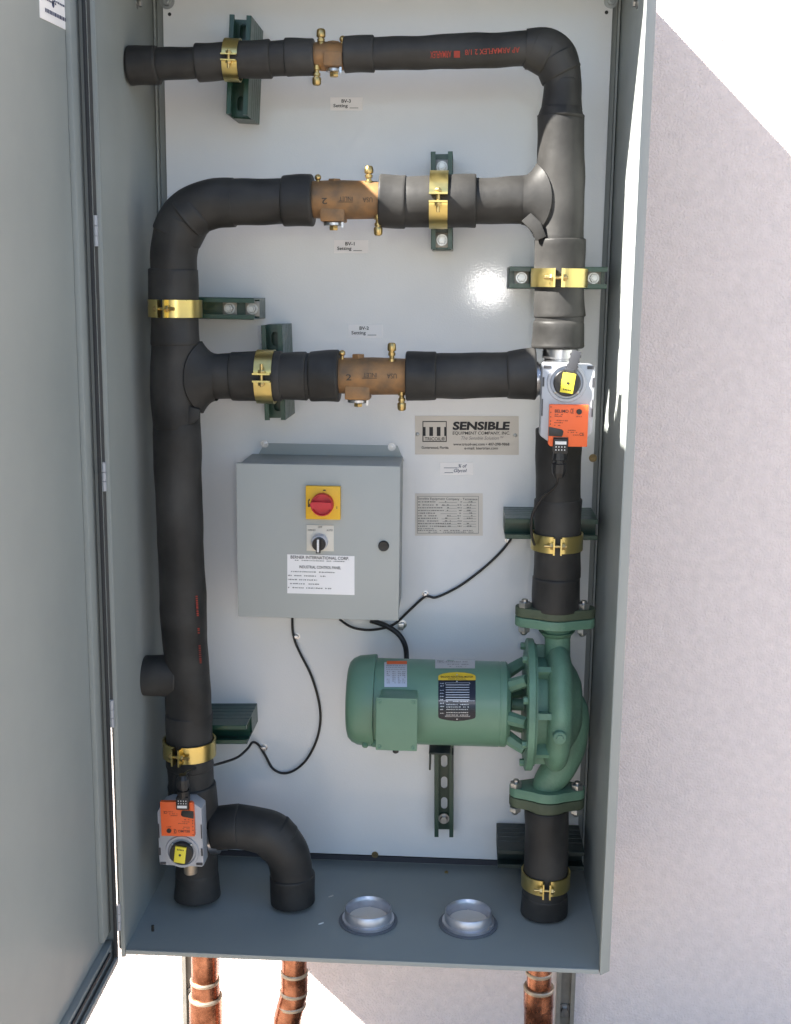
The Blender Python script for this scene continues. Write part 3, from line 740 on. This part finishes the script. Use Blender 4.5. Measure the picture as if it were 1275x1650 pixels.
# valves the actuators sit on
def ball_valve(px, py, label, ports):
    c = P(px, py, PY); t = thing('control_valve', c, label, 'valve', 'metal control valves behind the actuators')
    b = MB(); b.sphere(c, .036, 24); b.build('valve_body', 'brass', t)
    b = MB()
    for dx, dz in ports:
        a = Vector((dx, 0, dz)); b.lathe(c, a, [(.0, .030), (.040, .030), (.041, .034), (.058, .034), (.059, .028), (.075, .028)], 8 if False else 32)
    b.build('port', 'steel', t)
    b = MB(); b.cyl(c, (c.x, YA-.010, c.z), .016, 24); b.box((c.x, (c.y+YA)/2-.020, c.z), (.05, .012, .05)); b.build('valve_stem', 'steel', t, bevel=.001)
    return t
ball_valve(902, 612, 'shiny metal valve body behind the right actuator', ((0, 1), (-1, 0), (0, -1)))
ball_valve(309, 1352, 'dull metal valve body behind the lower left actuator', ((0, 1), (1, .12), (0, -1)))
q = MB(); p = P(308, 1401, PY-.075); q.cyl(p+Vector((0, 0, .03)), p-Vector((0, 0, .008)), .0135, 20, ch=.002)
tv = [o for o in bpy.data.objects if o.get('label', '').startswith('dull metal valve')][0]; q.build('drain_plug', 'solder', tv)

# ================================================================== CONTROL BOX
YB = -.185
a = P(381, 744, YB); c = P(643, 998, YB); bx0, bx1, bz1, bz0 = a.x, c.x, P(512, 749, YB).z, P(512, 997, YB).z
cb = thing('control_box', ((bx0+bx1)/2, YP, bz0), 'square grey control box with red and yellow switch on the white panel', 'control box')
b = MB(); b.box(((bx0+bx1)/2, (YB+.014+YP)/2, (bz0+bz1)/2), (bx1-bx0-.006, abs(YB+.014-YP), bz1-bz0-.006)); b.build('box_body', 'box_grey', cb, bevel=.002)
b = MB(); b.box(((bx0+bx1)/2, YB+.007, (bz0+bz1)/2), (bx1-bx0, .014, bz1-bz0)); cd = b.build('box_door', 'box_grey', cb, bevel=.0018)
zt = P(540, 716, YP).z; fx0, fx1 = P(414, 735, YP).x, P(652, 735, YP).x
b = MB(); ins = .018
b.prism([(fx0, bz1-.012), (fx0+ins, zt), (fx1-ins*.8, zt), (fx1, bz1-.012)], (0, YP-.0005, 0), (1, 0, 0), (0, 0, 1), (0, -1, 0), .003); b.build('mounting_flange', 'box_grey', cb, bevel=.0008)
for px, py in ((427, 715), (632, 720)):
    p = P(px, py, YP-.003); b = MB(); b.cyl(p, p-Vector((0, .002, 0)), .0085, 24); b.hexa(p-Vector((0, .002, 0)), p-Vector((0, .006, 0)), .0055); b.cyl(p-Vector((0, .006, 0)), p-Vector((0, .009, 0)), .003, 12); b.build('mounting_bolt', 'steel', cb)
# rotary disconnect
fb = lambda off: (lambda x, y: P(x, y, YB-off))
def slab(x0, y0, x1, y1, Y, th, name, m, par, bev=.0012):
    a, c = P(x0, y0, Y), P(x1, y1, Y); return MB().box(((a.x+c.x)/2, Y+th/2, (a.z+c.z)/2), (abs(c.x-a.x), th, abs(a.z-c.z))).build(name, m, par, bevel=bev)
sw = slab(493, 783, 549, 838, YB-.012, .012, 'switch_plate', 'yellow_plate', cd, .002)
p = P(520.5, 812, YB-.012); r = 18.5*mm(520, 812, YB-.03)
b = MB(); b.lathe(p, (0, -1, 0), [(0, r), (.012, r), (.016, r*.93), (.016, r*.88), (.009, r*.84)], 40); b.box(p-Vector((0, .014, 0)), (r*1.75, .014, .013)); b.box(p-Vector((r*.82, .0165, -.001)), (.007, .008, .007)); b.build('switch_knob', 'red', sw, bevel=0, smooth=40)
b = MB(); f_ = fb(.0126)
patch(b, (r and 497, 806, 498.5, 817), f_); patch(b, (499, 812, 501, 817), f_); patch(b, (498, 804, 500, 807), f_)
patch(b, (543, 816, 544, 820), f_); patch(b, (521.5, 789, 525.5, 791), f_)
b.build('lettering', 'ink', sw, smooth=0)
# selector switch
sp = slab(494.5, 846, 538.5, 888.5, YB-.002, .002, 'selector_plate', 'ivory', cd, .0005)
b = MB(); f_ = fb(.0028); ink_text(b, 'HAND', (497, 852.5, 509, 855.5), f_, .0); ink_text(b, 'OFF', (513, 847.5, 520, 851), f_, .0); ink_text(b, 'AUTO', (527, 853, 537, 856), f_, .0)
b.build('lettering', 'ink', sp, smooth=0)
p = P(516, 873, YB-.002); b = MB(); b.lathe(p, (0, -1, 0), [(0, .0170), (.007, .0165), (.010, .0145)], 36); b.build('selector_collar', 'sticker_silver', sp)
p = P(515, 876, YB-.010); b = MB(); b.lathe(p, (0, -1, 0), [(0, .0138), (.010, .0130), (.011, .012)], 32); b.box(p-Vector((0, .014, .001)), (.0085, .012, .029)); kb = b.build('selector_knob', 'black', sp, smooth=30)
b = MB(); b.box(p-Vector((0, .0205, .0003)), (.0042, .0012, .0255)); b.build('pointer', 'white_plastic', kb, bevel=.0004)
# lock
p = P(619, 879.5, YB); b = MB(); b.lathe(p, (0, -1, 0), [(0, .0108), (.004, .0105), (.006, .009), (.0055, .003)], 32); b.box(p-Vector((0, .0062, 0)), (.009, .001, .0018)); b.build('door_lock', 'black', cd)
# maker label
bl = MB(); patch(bl, (463.5, 893, 572, 956), fb(.0010), 1, 1, sl_=.027); bl = bl.build('box_label', 'paper', cd, smooth=0)
b = MB(); f_ = fb(.0016); rg = random.Random(11); s_ = .027
ink_text(b, 'BERNER INTERNATIONAL CORP.', (469, 895, 563, 900, s_), f_, .012)
scribble(b, 476, 557, 903.5, 1.8, f_, rg, .9, s_)
ink_text(b, 'INDUSTRIAL CONTROL PANEL', (483, 911, 550, 915.6, s_), f_, .01)
for y, x1 in ((921.5, 540), (928, 526), (934.5, 512), (941, 515), (947.5, 535)): scribble(b, 465, x1, y, 2.0, f_, rg, .85, s_)
b.build('lettering', 'ink', bl, smooth=0)

# ================================================================== SIGNS ON THE PANEL
fp = lambda off: (lambda x, y: P(x, y, YP-off))
def card(rect, label, cat, m='paper', th=.0008, sl_=0, grp=None, name='sticker'):
    x0, y0, x1, y1 = rect; c = P((x0+x1)/2, y1, YP); t = thing(name, c, label, cat, grp)
    q = [P(x0, y0, YP), P(x1, y0+sl_*(x1-x0), YP), P(x1, y1+sl_*(x1-x0), YP), P(x0, y1, YP)]
    b = MB(); b.add([p-Vector((0, .0002, 0)) for p in q]+[p-Vector((0, th, 0)) for p in q], [(0, 1, 2, 3), (4, 7, 6, 5), (0, 4, 5, 1), (1, 5, 6, 2), (2, 6, 7, 3), (3, 7, 4, 0)])
    b.build('plate', m, t, smooth=0); return t
for rect, s1, l in (((533, 157, 585, 178), 'BV-3', 'white sticker under the topmost bronze valve'), ((539, 387, 594, 408), 'BV-1', 'white sticker under the upper cross pipe valve'), ((562, 523, 617, 544), 'BV-2', 'white sticker above the lower cross pipe valve')):
    t = card(rect, l, 'sticker', 'paper', grp='small white valve stickers'); x, y = rect[0], rect[1]; b = MB(); f_ = fp(.0014)
    ink_text(b, s1, (x+18, y+3, x+33, y+8.5), f_, .02); ink_text(b, 'Setting', (x+5, y+10.5, x+28, y+17.5), f_, .015); patch(b, (x+31, y+16.5, x+45, y+17.3), f_)
    b.build('lettering', 'ink', t, smooth=0)
t = card((710, 745, 763, 765), 'white sticker about glycol under the metal nameplate', 'sticker'); b = MB(); f_ = fp(.0014)
ink_text(b, '% of', (739, 748, 753, 753.5), f_, .01, shear=.25); ink_text(b, 'Glycol', (732, 755.5, 753, 762.5), f_, .01, shear=.25)
patch(b, (716, 753.5, 738, 754.3), f_); patch(b, (717, 761.3, 731, 762.1), f_); b.build('lettering', 'ink_blue', t, smooth=0)
t = card((669.5, 670, 836.5, 732), 'beige metal maker nameplate with logo, screwed to the panel', 'nameplate', 'plate_alu', th=.0016, sl_=.004, name='nameplate'); b = MB(); f_ = fp(.0023)
def frame(b, x0, y0, x1, y1, w_, f_):
    for r_ in ((x0, y0, x1, y0+w_), (x0, y1-w_, x1, y1), (x0, y0+w_, x0+w_, y1-w_), (x1-w_, y0+w_, x1, y1-w_)): patch(b, r_, f_)
frame(b, 681.5, 678.5, 720.5, 712, 1.4, f_)
for x0, x1 in ((682.9, 686.5), (692.5, 698.5), (704.5, 710.5), (716.5, 719.1)): patch(b, (x0, 688, x1, 702.5), f_)
ink_text(b, 'TRICOIL®', (685, 704.2, 717.5, 709.8), f_, .01)
ink_text(b, 'SENSIBLE', (730, 679.3, 822.5, 693), f_, .045, shear=.08)
ink_text(b, 'EQUIPMENT COMPANY, INC.', (730, 695.3, 822.5, 701.3), f_, .01, shear=.1)
ink_text(b, 'Gunterwood, Florida', (680, 719, 723.5, 724), f_, .012)
ink_text(b, 'www.tricoil-sec.com • 407-298-9868', (731, 713.5, 821.5, 718), f_, .012)
ink_text(b, 'e-mail: kiertrian.com', (749, 720, 803, 724.3), f_, .012)
b.build('lettering', 'ink', t, smooth=0)
b = MB(); ink_text(b, 'The Sensible Solution™', (744, 702.8, 812, 708.5), f_, .0, shear=.3); b.build('slogan', 'ink_grey', t, smooth=0)
for px, py in ((673.5, 700), (831, 701.5)):
    p = P(px, py, YP-.0016); q = MB(); q.lathe(p, (0, -1, 0), [(0, .0042), (.0016, .0038), (.0025, .002)], 16); q.build('screw', 'zinc', t)
t = card((669.5, 795, 778.5, 863), 'cream data sticker in rows of small print below the nameplate', 'sticker', 'paper_cream'); b = MB(); f_ = fp(.0014); rg = random.Random(21)
frame(b, 673, 799.5, 772, 859.5, .45, f_)
ink_text(b, 'Sensible Equipment Company - Tennessee', (674, 801.5, 770, 806, .012), f_, .0)
for i, y in enumerate((809.5, 814.5, 819, 823.5, 827.7, 832, 836, 840.3, 844.5, 848.7)):
    scribble(b, 674.5, 674.5+rg.uniform(24, 46), y, 1.9, f_, rg, .9); patch(b, (705+rg.uniform(0, 16), y-.1, 737, y+.25), f_); scribble(b, 718, 727, y-.3, 1.8, f_, rg, .6)
    scribble(b, 738, 745, y, 1.8, f_, rg, .9); patch(b, (747, y-.1, 768, y+.25), f_); scribble(b, 753, 762, y-.3, 1.9, f_, rg, .8)
for y, x0, x1 in ((852.5, 674, 700), (855.3, 674, 762), (858, 691, 764)): scribble(b, x0, x1, y, 1.4, f_, rg, .9)
b.build('lettering', 'ink', t, smooth=0)

# ================================================================== PUMP AND MOTOR
MZ = P(700, 1131, PY).z; mR = 69*mm(700, 1131, PY)*.985
xL, xF, xE, xR = [P(px, 1131, PY).x for px in (562, 603, 817, 838)]
pump = thing('circulation_pump', P(900, 1131, PY), 'green electric pump with its lying motor, bolted between two pipes', 'pump')
b = MB(); L = xE-xF+.01
b.lathe((xF-.01, PY, MZ), (1, 0, 0), [(0, mR*.95), (.004, mR), (L-.016, mR), (L-.015, mR*.993), (L-.013, mR*.993), (L-.012, mR), (L-.003, mR), (L, mR*.97)], 72); mo = b.build('motor_body', 'pump_green', pump, smooth=30)
b = MB(); Lf = xF-xL+.004
b.lathe((xL, PY, MZ), (1, 0, 0), [(0, mR*.78), (.003, mR*.90), (.010, mR*.985), (.022, mR*1.05), (Lf-.002, mR*1.09), (Lf, mR*1.085), (Lf+.001, mR*1.0)], 72); fc = b.build('fan_cover', 'pump_green', mo, smooth=40)
b = MB()
for an in (200, 260, 320):
    a_ = R(an); q = Vector((xF+.008, PY+math.sin(a_)*0-(mR)*abs(math.cos(a_)), MZ+mR*math.sin(a_)))
b.hexa((xF-.012, PY-mR*.66, MZ-mR*.80), (xF-.012, PY-mR*.75, MZ-mR*.88), .006); b.hexa((xF+.006, PY-mR*.62, MZ-mR*.74), (xF+.006, PY-mR*.74, MZ-mR*.86), .006); b.build('fan_cover_screw', 'cast_green', mo)
# junction box
YJ = PY-mR-.042
a, c = P(606.5, 1124, YJ), P(672.5, 1211, YJ); jx, jz, jw, jh = (a.x+c.x)/2, (a.z+c.z)/2, c.x-a.x, a.z-c.z
b = MB(); b.box((jx+.002, YJ+.034, jz+.002), (jw-.008, .060, jh-.008)); jb = b.build('junction_box', 'pump_green', mo, bevel=.005, seg=3)
b = MB(); b.box((jx, YJ+.003, jz), (jw, .006, jh)); jc = b.build('junction_box_cover', 'pump_green', jb, bevel=.0022)
for sx in (-1, 1):
    for sz in (-1, 1):
        b = MB(); p = Vector((jx+sx*(jw/2-.0075), YJ, jz+sz*(jh/2-.0075))); b.lathe(p+Vector((0, .001, 0)), (0, -1, 0), [(0, .0045), (.0018, .0042), (.0022, .003), (.0012, .0015)], 14); b.build('cover_screw', 'cast_green', jb)
p = Vector((P(638, 1215, YJ+.03).x, YJ+.034, jz-jh/2)); b = MB(); b.lathe(p, (0, 0, -1), [(0, .0075), (.008, .0075), (.009, .006), (.016, .006), (.018, .0035)], 14); b.build('bottom_gland', 'black', jb)
# motor labels
fm = lambda off: (lambda x, y: PC(x, y, PY, MZ, mR+off))
b = MB(); patch(b, (620, 1067, 656.5, 1107), fm(.0008), 6, 10); sk = b.build('warning_sticker', 'sticker_silver', mo, smooth=60)
b = MB(); patch(b, (624, 1065, 656.5, 1070), fm(.0014), 6, 2); b.build('sticker_header', 'orange', sk, smooth=60)
b = MB(); rg = random.Random(31)
for y in (1073, 1076, 1079): scribble(b, 623, 654, y, 1.3, fm(.0014), rg, .95)
for y in range(1083, 1104, 3):
    for x in (624, 633, 642, 649): scribble(b, x, x+5, y, 1.7, fm(.0014), rg, .9)
b.build('lettering', 'ink_grey', sk, smooth=0)
b = MB(); patch(b, (702, 1062.5, 766, 1077), fm(.0008), 6, 4); sk = b.build('tag_plate', 'plate_silver', mo, smooth=60)
b = MB(); ink_text(b, 'TEFC', (705, 1064, 716, 1067.3), fm(.0014), .01); scribble(b, 719, 762, 1067, 1.8, fm(.0014), rg, .9); scribble(b, 722, 756, 1071, 1.4, fm(.0014), rg, .9); scribble(b, 725, 752, 1074.5, 1.2, fm(.0014), rg, .9); b.build('lettering', 'ink_grey', sk, smooth=0)
def shaped(b, f_, pts_top, n=10, m_=12):                    # plate with shaped top/bottom: columns of (x, ytop, ybot)
    vs = []; fs = []; N = len(pts_top)
    for j in range(m_+1):
        for x, y0, y1 in pts_top: vs.append(f_(x, y0+(y1-y0)*j/m_))
    for j in range(m_):
        for i in range(N-1): fs.append((j*N+i, j*N+i+1, (j+1)*N+i+1, (j+1)*N+i))
    b.add(vs, fs)
cols = [(707, 1090, 1154), (708, 1088, 1157), (714, 1085.5, 1159), (725, 1083.7, 1161), (737, 1083, 1162), (749, 1083.7, 1161), (760, 1085.5, 1159), (766, 1088, 1157), (767, 1090, 1154)]
b = MB(); shaped(b, fm(.0010), cols); mp = b.build('motor_nameplate', 'plate_black', mo, smooth=60)
b = MB(); shaped(b, fm(.0016), [(x, y0, 1096) for x, y0, _ in cols], m_=4); b.build('nameplate_header', 'plate_yellow', mp, smooth=60)
b = MB(); ink_text(b, 'BALDOR INDUSTRIAL MOTOR', (711, 1089, 763, 1092), fm(.0022), .012); ink_text(b, 'MADE IN U.S.A.', (723, 1093, 752, 1095), fm(.0022)); b.build('lettering', 'ink', mp, smooth=0)
b = MB(); f_ = fm(.0016)
frame(b, 718, 1100, 758, 1155, .5, f_)
for i, y in enumerate((1103, 1107, 1111, 1115, 1119, 1123, 1127)): patch(b, (719, y, 757, y+1.1), f_, 4, 1)
for y in (1131, 1136, 1140, 1144, 1149, 1153): scribble(b, 720, 756, y, 1.8, f_, rg, .9)
for y in (1102, 1106, 1113, 1118, 1123, 1128, 1134, 1139, 1144, 1150): scribble(b, 710, 716, y, 1.7, f_, rg, .95)
for px, py in ((737, 1087), (737, 1098), (737, 1159)): patch(b, (px-1, py-1, px+1, py+1), fm(.0024))
patch(b, (707.5, 1129, 766, 1129.6), f_, 6, 1)
b.build('data_rows', 'plate_silver', mp, smooth=0)
# motor to pump bracket
xA = xE; xB = P(845, 1131, PY).x
b = MB()
b.lathe((xA-.001, PY, MZ), (1, 0, 0), [(0, mR*.90), (.006, mR*.86), (.010, mR*.5)], 40)
b.cyl((xA, PY, MZ), (xB, PY, MZ), .012, 20)
for an in (50, 130, -3, 183, 230, 310):
    a_ = R(an); ca, sa = math.cos(a_), math.sin(a_)
    p0 = Vector((xA, PY-ca*mR*.80, MZ+sa*mR*.80)); p1 = Vector((xB+.001, PY-ca*.092, MZ+sa*.092))
    b.cyl(p0, p1, .0145, 8, r1=.012)
b.build('bracket', 'cast_green', pump, smooth=30)
for px, py in ((819, 1104), (816, 1189)):
    q = MB(); p = P(px, py, PY-.05); q.hexa(p, p+Vector((.006, 0, 0)), .0045); q.build('bracket_screw', 'zinc', pump)
rV = 107*mm(850, 1133, PY)*.99; VZ = P(850, 1134, PY).z
xa, xb_, xc = P(846, 1131, PY).x, P(858.5, 1131, PY).x, P(862, 1131, PY).x
b = MB(); b.lathe((xa, PY, VZ), (1, 0, 0), [(0, rV*.5), (0, rV*.96), (.002, rV), (xb_-xa-.002, rV), (xb_-xa, rV*.985), (xb_-xa+.0015, rV*.9)], 72); ring = b.build('bracket_flange', 'cast_green', pump, smooth=30)
for k in range(8):
    a_ = R(22.5+45*k); p = Vector((xa, PY-math.cos(a_)*rV*.88, VZ+math.sin(a_)*rV*.88)); b = MB(); b.hexa(p+Vector((.001, 0, 0)), p-Vector((.009, 0, 0)), .0075); b.build('flange_bolt', 'cast_green', ring)
# casing: back plate, ribs, volute band
xv0, xv1 = P(878, 1131, PY).x, P(916, 1131, PY).x
b = MB(); rg0 = rV*.86
b.lathe((xb_+.001, PY, VZ), (1, 0, 0), [(0, rV*.93), (.003, rV*.93), (.004, rV*.74), (xv0-xb_+.004, rV*.72)], 64)
for k in range(8):
    a_ = R(45*k+8); ca, sa = math.cos(a_), math.sin(a_); Mx = Matrix.Rotation(a_, 3, 'X')
    b.box(((xb_+xv0)/2+.002, PY-ca*rV*.80, VZ+sa*rV*.80), (xv0-xb_+.006, .030, .012), Matrix.Rotation(-a_, 3, 'X'))
b.build('casing_neck', 'cast_green', pump, bevel=0, smooth=30)
b = MB(); wv = xv1-xv0; pr_ = []
for i in range(13):
    t_ = i/12; pr_.append((wv*t_, rV*(.80+.20*math.sin(math.pi*t_)**.55)))
pr_ = [(0, rV*.5)]+pr_+[(wv+.004, rV*.66), (wv+.016, rV*.52), (wv+.024, rV*.38), (wv+.026, .01)]
b.lathe((xv0, PY, VZ), (1, 0, 0), pr_, 72); vol = b.build('volute', 'cast_green', pump, smooth=45)
# discharge neck up, suction elbow down and round to the eye
s_ = mm(900, 1100, PY)
b = MB(); b.tube([P(899, y, PY) for y in (1012, 1030, 1060, 1100)], [x*s_ for x in (24, 20.5, 20.5, 22)], 32, sub=4); b.tube([P(898, 1016, PY), P(898, 1024, PY)], [29*s_, 22*s_], 32); b.build('discharge_neck', 'cast_green', pump, smooth=50)
b = MB(); b.tube([P(881, 1272, PY), P(886, 1258, PY), P(901, 1236, PY), P(915, 1205, PY), P(922, 1170, PY), P(922, 1142, PY), P(912, 1122, PY)], [x*s_ for x in (24, 25, 28, 29, 28.5, 26, 22)], 32, sub=6); b.build('suction_elbow', 'cast_green', pump, smooth=50)
b = MB(); p = P(900, 1176, PY-rV*.72); b.cyl((p.x, PY-rV*.6, p.z), (p.x, PY-rV-.010, p.z), .013, 24, ch=.002); b.hexa((p.x, PY-rV-.009, p.z), (p.x, PY-rV-.012, p.z), .008); b.build('drain_boss', 'cast_green', vol)
# two bolt oval flanges with the companion flange above / below
def flange_pair(px, pyt, pyb, wpx, up, boltpx):
    zt_, zb_ = P(px, pyt, PY).z, P(px, pyb, PY).z; zm = (zt_+zb_)/2; hw = wpx/2*mm(px, pyt, PY); c = P(px, (pyt+pyb)/2, PY)
    def oval(k=1.0, mid=.046):
        pts = []; re = .024
        for s1 in (1, -1):
            for i in range(9):
                a_ = R(-60+120*i/8) if s1 > 0 else R(120+120*i/8); pts.append(((hw-re)*s1+re*math.cos(a_), re*math.sin(a_)))
            for i in range(9):
                a_ = R(50+80*i/8) if s1 > 0 else R(230+80*i/8); pts.append((mid*math.cos(a_), mid*math.sin(a_)))
        return pts
    top = ('olive', 'companion_flange') if up else ('cast_green', 'pump_flange'); bot = ('cast_green', 'pump_flange') if up else ('olive', 'companion_flange')
    th = (zt_-zb_)/2
    b = MB(); b.prism(oval(), (c.x, PY, zm+.0008), (1, 0, 0), (0, 1, 0), (0, 0, 1), th-.001)
    if up: b.lathe((c.x, PY, zt_-.002), (0, 0, 1), [(0, .043), (.010, .041)], 32)
    b.build(top[1], top[0], pump, bevel=.002)
    b = MB(); b.prism(oval(), (c.x, PY, zm-.0008), (1, 0, 0), (0, 1, 0), (0, 0, -1), th-.001)
    if not up: b.lathe((c.x, PY, zb_+.002), (0, 0, -1), [(0, .043), (.010, .041)], 32)
    b.build(bot[1], bot[0], pump, bevel=.002)
    for bx in boltpx:
        x = P(bx, pyt, PY-.012).x; q = MB(); y = PY-.012
        q.hexa((x, y, zt_), (x, y, zt_+.011), .0125); q.cyl((x, y, zt_+.010), (x, y, zt_+.016), .006, 12); q.build('flange_bolt', 'zinc', pump)
        q = MB(); q.hexa((x, y, zb_), (x, y, zb_-.010), .0125); q.sphere((x, y, zb_-.010), .008, 12); q.build('flange_nut', 'zinc', pump)
flange_pair(895, 977, 1008, 129, True, (846, 941))
flange_pair(882, 1266, 1297, 122, False, (832, 931))

# ================================================================== CABLES AND THEIR CLIPS
def cable(pts, r, label, extra=None):
    t = MB(); t.tube([P(*p) if len(p) == 3 else P(p[0], p[1], YP-.007) for p in pts], r, 12, sub=6); o = t.build('cable', 'cable', None, smooth=60)
    tag(o, label, 'cable', 'black cables'); return o
cable([(472, 990, YP-.02), (472, 1012), (475, 1030), (484, 1052), (502, 1088), (514, 1128), (517, 1160), (511, 1192), (496, 1222), (477, 1240), (457, 1246), (440, 1238), (428, 1217), (418, 1201), (408, 1196, -.04), (399, 1207, -.06), (382, 1221, -.1), (352, 1231, -.15), (335, 1235, -.20)], .0027, 'thin black cable looping from the control box to the lower left actuator')
cable([(548, 998, YP-.02), (566, 1010), (590, 1015), (615, 1013), (637, 1005), (660, 984), (683, 963), (692, 961), (705, 962), (740, 945), (778, 917), (805, 892), (820, 874), (836, 850, -.05)], .0027, 'thin black cable climbing right from the control box to the channel')
cable([(862, 878, -.235), (857, 858, -.25), (859, 828, -.262), (874, 802, -.272), (890, 789, -.285), (898, 778, -.300), (899, 762, -.308)], .0026, 'short black cable hanging from the right actuator plug')
cable([(598, 1000, -.05), (622, 1008, -.04), (643, 1022, -.04), (654, 1042, -.05), (656, 1066, -.09), (657, 1085, -.15)], .0056, 'thick black cable running from the control box into the motor')
cable([(292, 1275, -.315), (291, 1262, -.318), (294, 1252, -.31), (304, 1243, -.275), (316, 1238, -.255)], .0024, 'short black cable at the lower left actuator plug')
def clip(px, py, dx, dz, label, s_=1):
    p = P(px, py, YP); t = thing('cable_clip', p, label, 'cable clip', 'small metal cable clips')
    b = MB(); b.cyl(p, p-Vector((0, .0015, 0)), .0075*s_, 20); b.box(p+Vector((dx*.4, -.0045, dz*.4)), (.006+abs(dx)*.9, .008, .006+abs(dz)*.9)); b.build('strap', 'steel', t, bevel=.0008)
    b = MB(); b.lathe(p-Vector((0, .0015, 0)), (0, -1, 0), [(0, .0045*s_), (.0025, .004*s_), (.0035, .002*s_)], 14); b.build('screw', 'zinc', t)
clip(479, 1025, -.007, 0, 'cable clip under the control box')
clip(427, 1204, -.006, -.004, 'cable clip above the cable loop at lower left')
clip(686, 957, .001, -.006, 'cable clip halfway up the rising cable')
clip(820, 870, 0, -.005, 'cable clip just below the channel above the pump')
clip(649, 1006, -.006, -.009, 'larger clip at the lower right corner of the control box', 1.3)

# ================================================================== COPPER PIPES UNDER THE CABINET
def copper(pts, prof, label, rings):
    c = P(*pts[0], PY); t = thing('copper_pipe', c, label, 'copper pipe', 'copper pipes under the cabinet')
    W = [P(x, y, PY) for x, y in pts]; s_ = mm(*pts[0], PY)
    W[0] = Vector((W[0].x, PY, -.003))
    b = MB(); b.tube(W, [w_/2*s_ for w_ in prof], 36); b.build('tube', 'copper', t, smooth=25)
    for (x, y, w_) in rings:
        p = P(x, y, PY); q = MB(); k = w_/2*s_; q.lathe(p-Vector((0, 0, .003)), (0, 0, 1), [(0, k-.001), (.001, k+.0005), (.006, k+.0008), (.0085, k-.001)], 36); q.build('solder_ring', 'solder', t)
copper([(330, 1545), (331, 1579), (331.2, 1580), (332, 1603), (332.2, 1604), (333, 1665), (334, 1760)], [42, 42, 46, 46, 52, 52, 50], 'leftmost copper pipe in full sun beside a steel post', [(331, 1580, 46), (332, 1606, 52)])
copper([(475, 1545), (475, 1566), (475.2, 1567), (475, 1598), (470, 1618), (464, 1640), (460, 1760)], [40, 40, 43, 43, 44, 44, 44], 'middle copper pipe with a slight kink', [(475, 1567, 43), (474, 1598, 44), (471, 1619, 45)])
copper([(869, 1562), (869, 1590), (868.5, 1591), (868.5, 1620), (868.3, 1622), (868, 1760)], [40, 40, 48, 49, 47, 47], 'rightmost copper pipe in the shade', [(869, 1592, 49), (869, 1567, 42)])

for px, py, l, m_ in ((518, 1489, 'small pale fleck of debris on the cabinet floor near the first hub', 'paper'), (534, 1445, 'tiny pale fleck on the cabinet floor behind the first hub', 'paper_cream')):
    p = PZ(px, py, 0); b = MB(); b.prism([(-.006, -.001), (-.001, .0012), (.005, .002), (.006, .0005), (.000, -.0015)], p+Vector((0, 0, .0006)), (.9, .44, 0), (-.44, .9, 0), (0, 0, 1), .0016)
    tag(b.build('debris_fleck', m_, smooth=0), l, 'debris')
